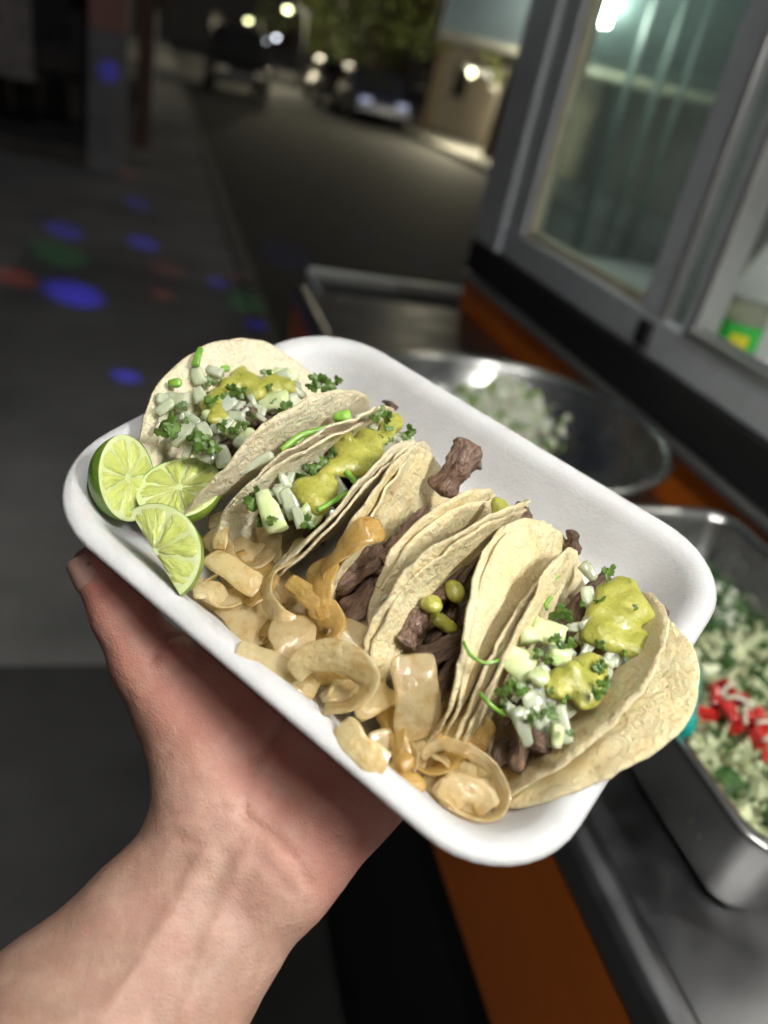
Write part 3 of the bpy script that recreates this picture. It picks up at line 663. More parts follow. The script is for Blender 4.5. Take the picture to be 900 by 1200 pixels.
m.color(m.ramp(m.noise(60, 4), [(.3, (.10, .25, .015)), (.7, (.28, .42, .05))])); m.bump(m.voro(600), .4, .0006); RIND = m.m
PITH = wet('lime_pith', (.58, .66, .26), (.70, .76, .42), 200, .4, .4, .003)
m = Mt('lime_pulp', (.50, .60, .07), .16, Subsurface_Weight=.5, Subsurface_Scale=.005, Coat_Weight=.5, Coat_Roughness=.08)
m.b.inputs['Subsurface Radius'].default_value = (.8, 1, .3)
mp = m.n('ShaderNodeMapping'); mp.inputs['Scale'].default_value = (46, 5, 1); m.l(m.coord('UV'), mp.inputs['Vector'])
f = m.noise(1.0, 3, co=mp.outputs['Vector'])
m.color(m.mix(m.ramp(f, [(.35, (0, 0, 0)), (.72, (1, 1, 1))]), (.50, .60, .09), (.76, .80, .32))); m.bump(f, .6, .0012); PULP = m.m

# ---- the foam tray
def rrect(a, b, rcs, n=10):
    P = []
    for sx, sy, q0, rc in ((1, 1, 0, rcs[0]), (-1, 1, 90, rcs[1]), (-1, -1, 180, rcs[2]), (1, -1, 270, rcs[3])):
        cx, cy = sx*(a-rc), sy*(b-rc)
        for k in range(n+1):
            q = math.radians(q0+90*k/n); P.append((cx+rc*math.cos(q), cy+rc*math.sin(q)))
    # keep straight runs subdivided
    out = []
    for i in range(len(P)):
        p, q = np.array(P[i]), np.array(P[(i+1) % len(P)]); L = np.linalg.norm(q-p); k = max(1, int(L/.012))
        for j in range(k): out.append(p+(q-p)*j/k)
    return np.array(out)
def ring_loft(rings, close=True):
    n = len(rings[0]); V = np.concatenate(rings); F = []
    for i in range(len(rings)-1):
        for k in range(n): F.append((i*n+k, i*n+(k+1) % n, (i+1)*n+(k+1) % n, (i+1)*n+k))
    if close:
        F.append(tuple(range(n))[::-1]); F.append(tuple(range((len(rings)-1)*n, len(rings)*n)))
    return V, F
def tray_rings(prof, a=TL/2, b=TW/2):
    base = rrect(a, b, (.037, .043, .047, .037)); R = []
    # inset each ring by moving along the radial of the rounded rectangle (constant vertex count)
    nb = np.roll(base, -1, 0)-np.roll(base, 1, 0); nrm = np.stack([nb[:, 1], -nb[:, 0]], 1); nrm /= np.linalg.norm(nrm, axis=1)[:, None]
    for ins, wv in prof:
        p = base-nrm*ins; R.append(TP(a+p[:, 0], b+p[:, 1], np.full(len(p), wv)))
    return R
inner = [(.0005, RIM-.0035), (-.0008, RIM-.0012), (.0010, RIM+.0004), (.0045, RIM+.0008), (.0085, RIM-.0008), (.0115, RIM-.0045),
         (.0165, RIM-.012), (.0225, .0075), (.0270, .0022), (.0310, .0003), (.0345, 0.0)]
outer = [(.0345, -.0042), (.0310, -.0040), (.0245, -.0005), (.0190, .0065), (.0130, RIM-.014), (.0085, RIM-.0075), (.0045, RIM-.0052)]
V, F = ring_loft(tray_rings(outer+inner))
tray = mk('foam_tray', V, F, FOAM)
tag(tray, 'white foam tray with rounded corners held up in the hand', 'tray')

def tray_top(u, v):
    """height of the tray's upper surface"""
    x, y = np.abs(u-TL/2), np.abs(v-TW/2); rc = .040; qx, qy = x-(TL/2-rc), y-(TW/2-rc)
    d = np.hypot(np.maximum(qx, 0), np.maximum(qy, 0))+np.minimum(np.maximum(qx, qy), 0)-rc
    return np.interp(-d, [-.004, -.0008, .0045, .0085, .0115, .0165, .0225, .027, .031], [-.02, RIM-.001, RIM+.0008, RIM-.0008, RIM-.0045, RIM-.012, .0075, .0022, 0])
# ---- tacos: each a doubled tortilla folded along v
TACO = [[0.0442, 0.0966, -0.0574, 0.0601, 0.8551, 0.9067, -0.3388, 13.4091, -0.0728, 0.0005, 0.0091],
        [0.0914, 0.0947, -0.0781, 0.0578, 1.321, 1.2095, 16.845, 4.9295, 0.1127, 0.2521, 0.0068],
        [0.1354, 0.099, 0.0716, 0.0546, 1.2549, 1.5047, 6.7752, 6.9834, -0.2142, -0.4002, 0.0047],
        [0.1778, 0.0905, 0.0736, 0.061, 1.1876, 1.4645, 11.49, 24.9247, 0.3989, 0.2526, 0.0065],
        [0.2122, 0.0932, 0.069, 0.0578, 1.3332, 1.01, 2.912, -11.0257, -0.054, 0.002, 0.0052]]
def fold(p, a, b, rb=.010, off=0.0, da=0.0):
    """disc coordinates (a across the fold, b along it) -> tray coordinates; off pushes outwards"""
    u0, v0, rot, R, eL, eR, kL, kR, tL, tR, w0 = p
    a = a+da; sg = np.where(a >= 0, 1.0, -1.0); A = np.abs(a); bb = np.clip(b/R, -1, 1)
    e = np.where(sg > 0, eR+tR*bb, eL+tL*bb); k = np.where(sg > 0, kR, kL)
    n = 28; X = np.zeros_like(A); Z = np.zeros_like(A); ds = A/n; ang = np.zeros_like(A)
    for i in range(n):
        s = (i+.5)*ds; ang = np.minimum(s/rb, e)+k*np.maximum(0, s-e*rb); X += np.cos(ang)*ds; Z += np.sin(ang)*ds
    s = A; ang = np.minimum(s/rb, e)+k*np.maximum(0, s-e*rb)
    X += off*np.sin(ang); Z -= off*np.cos(ang)
    X *= sg; c, q = math.cos(rot), math.sin(rot)
    return u0+X*c-b*q, v0+X*q+b*c, w0+Z
def tortilla(parent, p, mat, off, dR, da, db, seed, thick=.0015):
    R = p[3]+dR; nr, ns = 26, 96; r_ = np.random.default_rng(seed)
    ph = r_.uniform(0, 6.28, 6); th = np.linspace(0, 2*math.pi, ns, endpoint=False)
    Rj = R*(1+.010*np.sin(3*th+ph[0])+.008*np.sin(5*th+ph[1])+.005*np.sin(11*th+ph[2])+.003*np.sin(23*th+ph[3])+.003*r_.normal(size=ns))
    rr = np.linspace(0, 1, nr)[1:]
    A = (rr[:, None]*Rj*np.cos(th)).ravel(); B = (rr[:, None]*Rj*np.sin(th)).ravel(); rad = np.repeat(rr, ns)
    A = np.r_[0, A]; B = np.r_[0, B]; rad = np.r_[0, rad]
    P2 = np.stack([A, B, 0*A], 1)
    wob = .0011*smoothnoise(P2, seed, 150)*rad**1.2+.0010*smoothnoise(P2, seed+1, 420)*rad+.0004*smoothnoise(P2, seed+2, 1000)+.0002*smoothnoise(P2, seed+4, 2600)
    curl = .0022*np.clip((rad-.72)/.28, 0, 1)**2*smoothnoise(P2, seed+3, 60)
    out = []
    for tk in (-thick/2, thick/2):
        o = off+tk*(1-.35*np.clip((rad-.94)/.06, 0, 1))+wob+curl
        u, v, w_ = fold(p, A, B+db, off=0.0, da=da); u1, v1, w1 = fold(p, A, B+db, off=1.0, da=da)
        uu, vv = u+(u1-u)*o, v+(v1-v)*o
        out.append(TP(uu, vv, np.maximum(w_+(w1-w_)*o, tray_top(uu, vv)+(.0022 if tk < 0 else .0006)+(.0024 if off == 0 else 0))))
    V = np.concatenate(out); n1 = len(A); F = []
    for s_, base in ((1, 0), (-1, n1)):
        for k in range(ns):
            f = [base, base+1+k, base+1+(k+1) % ns]; F.append(f if s_ > 0 else f[::-1])
        for i in range(nr-2):
            for k in range(ns):
                f = [base+1+i*ns+k, base+1+(i+1)*ns+k, base+1+(i+1)*ns+(k+1) % ns, base+1+i*ns+(k+1) % ns]
                F.append(f if s_ > 0 else f[::-1])
    e0 = 1+(nr-2)*ns
    for k in range(ns): F.append([e0+k, n1+e0+k, n1+e0+(k+1) % ns, e0+(k+1) % ns])
    edge = np.tile(np.clip((rad-.955)/.04, 0, 1)*.6, 2)
    return mk('tortilla', V, F, mat, parent, attr={'edge': edge})
LABT = ['taco nearest the lime wedges, its pale tortilla open behind onion and green salsa',
        'second taco from the limes, green salsa and onion packed between pale tortillas',
        'middle taco, meat only, a grilled onion strip draped over its lip',
        'fourth taco from the limes, bare meat strips with drops of green salsa',
        'front taco farthest from the limes, heaped with green salsa, onion and cucumber']
tacos = []
for i, p in enumerate(TACO):
    o = empty('taco', TP(p[0], p[1], 0.0), LABT[i], 'taco', 'tacos lined up in the foam tray'); tacos.append(o)
    mt = TORT[0] if i < 2 else TORT[1]
    pi = list(p)
    if i == 4: pi[5] = 1.16; pi[7] = -3.0; pi[9] = .05
    tortilla(o, pi, mt, 0.0, 0, 0, 0, 10+i)
    tortilla(o, p, mt, .0023, .0005, [.003, -.003, -.004, -.0035, .004][i], [-.002, .003, -.002, .002, -.003][i], 40+i)
p5 = list(TACO[4])

def wallu(i, side, v, w_):
    """u of a taco wall at given v, w (tray coordinates)"""
    p = TACO[i]; R = p[3]; b = np.clip(v-p[1], -R*.97, R*.97); am = math.sqrt(R*R-b*b); a = np.linspace(0, am, 24)*(1 if side == 'R' else -1)
    u, vv, ww = fold(p, a, np.full(24, b)); return float(np.interp(w_, ww, u))
def fill_w(i, x, y, w0=.034, wt=.35):
    best = None
    for w_ in np.linspace(.010, .056, 24):
        q = tuv(x, y, w_); uL, uR = wallu(i, 'L', q[1], w_), wallu(i, 'R', q[1], w_)
        lo, hi = uL+.003, uR-.003; dist = max(0, lo-q[0], q[0]-hi); c = dist*3+wt*abs(w_-w0)+.1*abs(q[0]-(lo+hi)/2)
        if best is None or c < best[0]: best = (c, w_)
    return best[1]
PX = lambda x, y, w_: float((tpx(x, y, w_)-CAM)@FW)/FPX        # metres per pixel there
# ---- pieces
def basis(nrm, up):
    z = nrm/np.linalg.norm(nrm); x = np.cross(up, z); x /= np.linalg.norm(x); return np.stack([x, np.cross(z, x), z], 1)
def rbox_mesh(dx, dy, dz, seed, rnd=.35, bend=0.0, n=5):
    """rounded irregular box from a subdivided cube"""
    g = np.linspace(-1, 1, n); V = {}; F = []; verts = []
    def vid(p):
        k = tuple(np.round(p, 5))
        if k not in V: V[k] = len(verts); verts.append(p)
        return V[k]
    for ax in range(3):
        for sg in (-1, 1):
            for i in range(n-1):
                for j in range(n-1):
                    q = []
                    for (a, b) in ((i, j), (i+1, j), (i+1, j+1), (i, j+1)):
                        p = np.zeros(3); p[ax] = sg; p[(ax+1) % 3] = g[a]; p[(ax+2) % 3] = g[b]; q.append(vid(p))
                    F.append(q if sg > 0 else q[::-1])
    P = np.array(verts); sph = P/np.linalg.norm(P, axis=1)[:, None]*1.25
    P = P*(1-rnd)+sph*rnd
    P = P*np.array([dx, dy, dz])/2; s = max(dx, dy, dz)
    P[:, 1] *= 1+.22*np.sin(P[:, 0]/dx*2.6+seed); P[:, 2] *= 1+.25*np.cos(P[:, 0]/dx*2.2+seed*2)
    P += .13*min(dx, dy, dz)*np.stack([smoothnoise(P, seed+k, 6/s*2) for k in range(3)], 1)
    P[:, 2] += bend*(P[:, 0]**2)/max(dx, 1e-6)
    return P, F
def rand_rot(r_, tilt=.6):
    a = r_.uniform(0, 6.28); q = np.array([math.cos(a), math.sin(a), 0]); z = np.array([r_.normal()*tilt, r_.normal()*tilt, 1.0])
    B = basis(z, q); return np.stack([EU, EV, EN], 1)@B
def piece(parent, name, mat, x, y, w_, dims, seed, rot=None, ang=None, rnd=.35, bend=0.0, tilt=.5):
    r_ = np.random.default_rng(seed); P, F = rbox_mesh(*dims, seed, rnd, bend)
    if ang is not None:                                        # long axis along an image angle (degrees, clockwise from right)
        d = math.cos(math.radians(ang))*CR-math.sin(math.radians(ang))*CU
        nr = -FW*.75+EN*.5+.25*r_.normal(size=3)*tilt; B = basis(nr, np.cross(nr, d)); M = B
        M = np.stack([np.cross(B[:, 1], B[:, 2]), B[:, 1], B[:, 2]], 1)
    else: M = rand_rot(r_, tilt)
    return mk(name, P@M.T+tpx(x, y, w_), F, mat, parent)
def meat(parent, pts, rad, seed, dark=False, name='meat_strip'):
    C_ = catmull(pts, 24); N = len(C_); r_ = np.random.default_rng(seed); n = 26
    T = np.gradient(C_, axis=0); T /= np.linalg.norm(T, axis=1)[:, None]; V = []
    fl = r_.uniform(.55, .8); a0 = r_.uniform(0, 3.14); ph = r_.uniform(0, 6.28, n)
    for i in range(N):
        x = np.cross(T[i], EN+.01); x /= np.linalg.norm(x); y = np.cross(T[i], x)
        t = i/(N-1); e = min(1, .80+3*min(t, 1-t))*rad*(1+.16*math.sin(7*t+ph[0])+.07*math.sin(17*t+ph[5]))
        for k in range(n):
            q = 2*math.pi*k/n; rr = e*(1+.16*math.sin(3*q+ph[1])+.10*math.sin(5*q+ph[2]+2*t)+.09*math.sin(8*q+ph[3]+1.5*t)+.08*math.sin(11*q+ph[4]-2*t)+.05*math.sin(13*q+ph[6])+.035*r_.normal())
            cx, cy = rr*math.cos(q), rr*fl*math.sin(q); V.append(C_[i]+(cx*math.cos(a0)-cy*math.sin(a0))*x+(cx*math.sin(a0)+cy*math.cos(a0))*y)
    F = [(i*n+k, i*n+(k+1) % n, (i+1)*n+(k+1) % n, (i+1)*n+k) for i in range(N-1) for k in range(n)]
    V += [C_[0]-T[0]*rad*.25, C_[-1]+T[-1]*rad*.25]
    F += [(N*n, (k+1) % n, k) for k in range(n)]+[(N*n+1, (N-1)*n+k, (N-1)*n+(k+1) % n) for k in range(n)]
    V = np.array(V); V += .0007*np.stack([smoothnoise(V, seed+k, 520) for k in range(3)], 1)+.0004*np.stack([smoothnoise(V, seed+9+k, 1500) for k in range(3)], 1)
    UV = [(i/(N-1)*2+seed % 7, k/n) for i in range(N) for k in range(n)]+[(0, 0), (2, 0)]
    return mk(name, V, F, MEATDARK if dark else MEAT, parent, uv=UV)
def leaf(parent, x, y, w_, size, seed, ang=None, tilt=.5, name='cilantro_leaf'):
    """small lobed leaf, cupped, with a thickness"""
    r_ = np.random.default_rng(seed); n = 42; th = np.linspace(-math.pi, math.pi, n, endpoint=False); V = []; F = []
    R = size*(.46+.30*np.abs(np.cos(1.5*th))+.05*np.cos(9*th)+.05*r_.normal(size=n)); R *= np.where(np.abs(th) > 2.6, .55, 1)
    for dz in (0, -.00035):
        for fr in (.33, .66, 1.0):
            X, Y = R*fr*np.cos(th), R*fr*np.sin(th); Z = .16*(X**2+.6*Y**2)/size*(1 if seed % 2 else -1)+.10*size*fr*np.sin(3*th+seed)+dz
            V += list(np.stack([X, Y, Z], 1))
        V.append(np.array([0, 0, dz]))
    m1 = 3*n+1
    for s_, b in ((1, 0), (-1, m1)):
        for k in range(n):
            f = [b+3*n, b+k, b+(k+1) % n]; F.append(f if s_ > 0 else f[::-1])
            for i in range(2):
                f = [b+i*n+k, b+(i+1)*n+k, b+(i+1)*n+(k+1) % n, b+i*n+(k+1) % n]; F.append(f if s_ > 0 else f[::-1])
    for k in range(n): F.append([2*n+k, m1+2*n+k, m1+2*n+(k+1) % n, 2*n+(k+1) % n])
    M = rand_rot(r_, tilt)
    if ang is not None:
        d = math.cos(math.radians(ang))*CR-math.sin(math.radians(ang))*CU; nr = -FW+.35*r_.normal(size=3)
        B = basis(nr, np.cross(nr, d)); M = np.stack([np.cross(B[:, 1], B[:, 2]), B[:, 1], B[:, 2]], 1)
    return mk(name, np.array(V)@M.T+tpx(x, y, w_), F, LEAF, parent)
def blobs(parent, spots, seed, k=.0036, flat=1.1, h=.0008, name='salsa', mat=None):
    """spots: (point, radius): one smooth puddle"""
    P = np.array([s[0] for s in spots]); R = np.array([s[1] for s in spots]); pad = R.max()+.004
    G = grid(P.min(0)-pad, P.max(0)+pad, h); f = None
    for p, r in spots:
        D = G-p; en = D@EN; d = np.sqrt((D*D).sum(-1)+en*en*flat)-r; f = d if f is None else smin(f, d, k)
    Q = G.reshape(-1, 3); f = f+(.0007*smoothnoise(Q, seed, 420)+.00012*smoothnoise(Q, seed+5, 2200)).reshape(f.shape)
    V, F = surface_nets(f, P.min(0)-pad, h)
    return mk(name, V, F, mat or SALSA, parent)
def salsa(i, spots, seed, **kw):
    L = []
    for s in spots:
        x, y, r = s[:3]; w_ = s[3] if len(s) > 3 else fill_w(i, x, y, .040)
        L.append((tpx(x, y, w_), (1.32 if i != 3 else 1.0)*r*PX(x, y, w_)))
    q_ = np.random.default_rng(seed+70)
    for p, r in list(L)*2:                                     # lumps: smaller bulges around each spoonful
        d = q_.normal(size=3); d -= EN*(d@EN)*.6; d /= np.linalg.norm(d); L.append((p+d*r*q_.uniform(.7, 1.15), r*q_.uniform(.35, .62)))
    if len(L) > 5:                                             # bridge neighbours so the puddle is continuous
        L += [((a[0]+b[0])/2, (a[1]+b[1])*.42) for a, b in zip(L[:len(spots)-1], L[1:len(spots)]) if np.linalg.norm(a[0]-b[0]) < .016]
    return blobs(tacos[i], L, seed, **kw)
def P_(i, name, mat, x, y, lw, seed, ang=None, w_=None, th=None, rnd=.35, dw=0, **kw):
    w_ = (fill_w(i, x, y, .038) if w_ is None else w_)+dw; s = PX(x, y, w_)
    a, b = lw; return piece(tacos[i], name, mat, x, y, w_, (a*s, b*s, (th or min(a, b)*.7)*s), seed, ang=ang, rnd=rnd, **kw)
def bed(i, n, seed, dark=.6):
    r_ = np.random.default_rng(seed); p = TACO[i]
    for k in range(n):
        b = r_.uniform(-.6, .6)*p[3]; ln = r_.uniform(.018, .030); w_ = r_.uniform(.010, .027); pts = []
        for q in (-1, 0, 1):
            v = p[1]+b+q*ln*.8; uL, uR = wallu(i, 'L', v, w_), wallu(i, 'R', v, w_); f = .5+.22*math.sin(k*2.4+q)
            pts.append(TP(uL+(uR-uL)*f, v, w_+.002*q*r_.normal()))
        meat(tacos[i], pts, r_.uniform(.0030, .0045), seed*31+k, r_.random() < dark)
def Lf(i, x, y, px, seed, ang=None, w_=None, dw=.003, **kw):
    w_ = (fill_w(i, x, y, .042) if w_ is None else w_)+dw; return leaf(tacos[i], x, y, w_, 1.12*px*PX(x, y, w_), seed, ang, **kw)
def stem(i, pts, r, name='cilantro_stem', dw=.004):
    Q = []
    for q in pts:
        w_ = q[2] if len(q) > 2 else fill_w(i, q[0], q[1], .042)+dw; Q.append(tpx(q[0], q[1], w_))
    return mk(name, *tube(catmull(Q, 14), r, 6), STEM, tacos[i])
for i, n in enumerate((8, 8, 11, 9, 9)): bed(i, n, 3+i)
# taco nearest the limes
salsa(0, [(292, 447, 10), (270, 452, 9), (312, 452, 9), (258, 462, 8), (247, 476, 8), (256, 490, 8), (335, 452, 8), (280, 440, 8), (303, 460, 8), (322, 445, 7)], 1)
for k, (x, y, a, b, an) in enumerate([(207, 469, 30, 18, 10), (232, 440, 22, 13, 70), (214, 508, 40, 13, 118), (240, 532, 28, 16, 40), (222, 525, 26, 12, 110), (341, 452, 24, 13, 15),
                                    (252, 436, 20, 12, 20), (262, 535, 26, 16, 80), (190, 468, 14, 12, 0), (240, 505, 22, 12, 60), (285, 520, 20, 14, 30), (350, 460, 18, 10, 40)]):
    P_(0, 'onion_piece', ONRAW, x, y, (a, b), 100+k, an, th=9)
for k, (x, y, a, b, an) in enumerate([(273, 505, 34, 22, 35), (321, 471, 36, 27, -10), (248, 492, 24, 16, 60), (335, 440, 30, 12, 15), (290, 512, 22, 15, 20)]):
    P_(0, 'cucumber_piece', CUKE, x, y, (a, b), 130+k, an, th=16, rnd=.6)
for k, (x, y, a, b, an) in enumerate([(232, 418, 26, 9, 100), (205, 449, 15, 9, 0), (264, 432, 10, 6, 0)]): P_(0, 'scallion_piece', STEM, x, y, (a, b), 150+k, an, th=6, rnd=.5)
for k, (x, y, s, an) in enumerate([(196, 492, 17, 30), (202, 503, 14, 90), (236, 518, 16, 120), (228, 512, 12, 50), (246, 447, 9, 10), (372, 446, 13, -30), (384, 452, 12, 20), (366, 452, 10, 60), (395, 446, 8, 0), (190, 505, 12, 60), (250, 524, 12, 10)]):
    Lf(0, x, y, s, 160+k, an)
meat(tacos[0], [tpx(270, 478, .034), tpx(288, 484, .037), tpx(300, 495, .034)], .0052, 171)
meat(tacos[0], [tpx(296, 480, .030), tpx(312, 492, .030), tpx(322, 502, .026)], .0045, 172, True)
# second taco
salsa(1, [(412, 532, 15), (432, 522, 12), (396, 548, 11), (420, 548, 11), (445, 515, 9), (366, 580, 14), (383, 568, 11), (355, 572, 9), (455, 500, 9), (462, 492, 8), (375, 592, 9), (440, 535, 9)], 2)
for k, (x, y, a, b, an) in enumerate([(398, 572, 30, 16, 60), (340, 590, 36, 18, 65), (470, 516, 30, 15, -10), (425, 562, 26, 14, 80), (388, 603, 26, 12, 50), (452, 528, 24, 14, 110), (404, 588, 22, 10, 30), (350, 606, 26, 12, 70), (330, 575, 20, 12, 20)]):
    P_(1, 'onion_piece', ONRAW, x, y, (a, b), 200+k, an, th=9)
P_(1, 'cucumber_piece', CUKE, 316, 600, (52, 22), 220, 66, th=18, rnd=.25, dw=.004)
P_(1, 'cucumber_piece', CUKE, 364, 602, (26, 18), 221, 40, th=14)
for k, (x, y, s, an) in enumerate([(480, 505, 10, 20), (452, 488, 11, -40), (448, 482, 9, 30), (476, 512, 8, 100), (388, 612, 11, 0), (360, 612, 12, 30), (296, 588, 14, 90), (300, 578, 11, 40), (440, 488, 9, 70), (378, 540, 8, 0)]):
    Lf(1, x, y, s, 230+k, an)
stem(1, [(372, 598), (390, 588), (406, 577)], .0011); stem(1, [(405, 553), (412, 560), (418, 568)], .0014)
meat(tacos[1], [tpx(360, 632, .016), tpx(372, 622, .020), tpx(385, 612, .020)], .0046, 241)
meat(tacos[1], [tpx(445, 487, .036), tpx(455, 478, .040), tpx(458, 472, .042)], .0036, 242)
# bits lying on the lips between the first two tacos
P_(1, 'onion_piece', ONRAW, 300, 543, (44, 13), 250, -28, w_=.043, th=4)
P_(1, 'scallion_piece', STEM, 401, 489, (20, 13), 251, -10, w_=.050, th=10, rnd=.5)
stem(1, [(330, 528, .047), (350, 512, .049), (372, 505, .050), (392, 500, .0505)], .0016, 'scallion_blade')
stem(1, [(345, 522, .047), (365, 508, .049), (385, 505, .050)], .0010, 'scallion_blade')
# middle taco
meat(tacos[2], [tpx(518, 578, .030), tpx(532, 556, .038), tpx(546, 537, .043), tpx(556, 524, .045)], .0062, 301)
meat(tacos[2], [tpx(392, 690, .020), tpx(410, 675, .024), tpx(432, 660, .024), tpx(446, 650, .022)], .0058, 302)
meat(tacos[2], [tpx(402, 672, .026), tpx(416, 664, .028), tpx(436, 650, .027)], .0036, 306)
meat(tacos[2], [tpx(420, 712, .014), tpx(432, 690, .018), tpx(445, 668, .018)], .0055, 303, True)
meat(tacos[2], [tpx(452, 660, .026), tpx(462, 645, .030), tpx(472, 634, .031)], .0040, 304)
meat(tacos[2], [tpx(420, 730, .010), tpx(428, 745, .010), tpx(426, 765, .010)], .0045, 305, True)
# fourth taco
meat(tacos[3], [tpx(505, 705, .030), tpx(530, 670, .036), tpx(565, 638, .040), tpx(600, 618, .041), tpx(618, 606, .041)], .0058, 401)
meat(tacos[3], [tpx(470, 752, .028), tpx(479, 736, .032), tpx(489, 718, .034)], .0056, 402)
meat(tacos[3], [tpx(490, 708, .034), tpx(503, 703, .036), tpx(520, 690, .036)], .0030, 403)
meat(tacos[3], [tpx(505, 760, .020), tpx(520, 738, .024), tpx(532, 715, .026)], .0058, 404, True)
meat(tacos[3], [tpx(512, 790, .012), tpx(522, 770, .014), tpx(530, 745, .016)], .0060, 405, True)
meat(tacos[3], [tpx(520, 680, .030), tpx(545, 655, .034), tpx(575, 632, .036)], .0050, 406)
salsa(3, [(504, 655, 9, .038), (515, 660, 8, .038), (500, 668, 8, .037), (522, 652, 6, .038)], 4)
salsa(3, [(508, 705, 8.5, .042), (499, 709, 5, .040)], 41)
salsa(3, [(532, 688, 7.5, .040), (533, 696, 6, .038)], 42)
salsa(3, [(512, 724, 7, .032), (522, 733, 6, .030), (530, 738, 5, .029)], 43)
salsa(3, [(572, 620, 9, .042), (583, 610, 9, .044), (588, 598, 8, .046), (570, 628, 8, .041), (600, 606, 7, .044), (585, 590, 6, .047)], 44)
# front taco
salsa(4, [(722, 728, 17), (738, 706, 15), (750, 718, 11), (704, 742, 13), (716, 752, 12), (700, 728, 11), (728, 686, 10), (712, 700, 11), (745, 745, 10), (752, 760, 8), (733, 757, 9)], 5)
salsa(4, [(684, 788, 13), (672, 800, 13), (694, 806, 11), (684, 818, 9), (658, 796, 10), (700, 790, 9), (648, 806, 8), (690, 776, 9)], 51)
for k, (x, y, a, b, an) in enumerate([(612, 852, 44, 17, 75), (660, 848, 44, 15, 80), (640, 788, 24, 12, 60), (735, 772, 26, 13, 100), (718, 772, 20, 12, 40), (628, 830, 40, 20, 70), (690, 670, 24, 12, 60), (618, 810, 30, 18, 20), (640, 815, 30, 20, 30),
                                    (596, 830, 24, 12, 50), (650, 765, 22, 14, 20), (690, 700, 26, 13, 80), (690, 735, 26, 12, 95), (645, 862, 26, 12, 85), (708, 775, 24, 10, 30)]):
    P_(4, 'onion_piece', ONRAW, x, y, (a, b), 500+k, an, th=9)
for k, (x, y, a, b, an) in enumerate([(642, 742, 40, 34, 20), (606, 776, 38, 36, 30), (655, 770, 26, 18, 15), (652, 862, 26, 10, 95), (630, 795, 22, 18, 50), (622, 745, 24, 18, 0)]):
    P_(4, 'cucumber_piece', CUKE, x, y, (a, b), 520+k, an, th=20, rnd=.28, dw=.003)
for k, (x, y, s, an) in enumerate([(655, 718, 15, 30), (664, 722, 11, 60), (712, 672, 12, -20), (716, 668, 9, 60), (630, 766, 9, 10), (598, 804, 13, 40), (612, 808, 12, 120), (642, 773, 8, 0), (702, 812, 12, 100), (708, 800, 11, 60),
                                    (745, 712, 5, 0), (682, 708, 5, 0), (625, 838, 10, 20), (588, 812, 10, 80), (648, 838, 9, 30), (668, 858, 7, 80)]):
    Lf(4, x, y, s, 540+k, an, dw=.006)
meat(tacos[4], [tpx(605, 862, .016), tpx(625, 868, .018), tpx(645, 868, .018)], .0075, 561)
meat(tacos[4], [tpx(640, 880, .012), tpx(655, 872, .014), tpx(668, 858, .016)], .0060, 562, True)
meat(tacos[4], [tpx(712, 790, .024), tpx(722, 782, .026), tpx(734, 775, .028)], .0046, 563)
meat(tacos[4], [tpx(752, 745, .026), tpx(764, 726, .030), tpx(772, 712, .032)], .0046, 564)
meat(tacos[4], [tpx(668, 648, .026), tpx(671, 634, .032), tpx(672, 622, .036)], .0034, 565)
stem(4, [(543, 752, .050), (552, 768, .050), (568, 777, .050), (584, 774, .050)], .0007); stem(4, [(562, 812, .040), (575, 826, .040), (592, 838, .036)], .0008)
stem(4, [(641, 676, .046), (648, 679, .046), (655, 674, .046)], .0008); stem(4, [(646, 700, .044), (640, 708, .044), (641, 714, .044)], .0008)

# loose bits that fill the gaps
for i, (a, b, hw, n1, n2, n3) in {0: ((200, 500), (345, 455), 26, 42, 18, 8), 1: ((300, 600), (470, 505), 18, 36, 16, 6), 4: ((600, 842), (740, 712), 36, 44, 22, 8)}.items():
    q_ = np.random.default_rng(900+i); a, b = np.array(a, float), np.array(b, float); d = (b-a)/np.linalg.norm(b-a); nn_ = np.array([-d[1], d[0]])
    for k in range(n1+n2+n3):
        x, y = a+(b-a)*q_.random()+nn_*hw*q_.uniform(-1, 1); L_ = q_.uniform(9, 25)
        if k < n1: P_(i, 'onion_piece', ONRAW, x, y, (L_, L_*q_.uniform(.4, .75)), 1000+50*i+k, q_.uniform(0, 180), th=q_.uniform(4, 8), dw=q_.uniform(-.006, .003), rnd=.22)
        elif k < n1+n2: Lf(i, x, y, q_.uniform(6, 12), 1000+50*i+k, q_.uniform(0, 360), dw=q_.uniform(-.003, .004))
        else: P_(i, 'cucumber_piece', CUKE, x, y, (L_, L_*.7), 1000+50*i+k, q_.uniform(0, 180), th=11, dw=q_.uniform(-.005, .002))
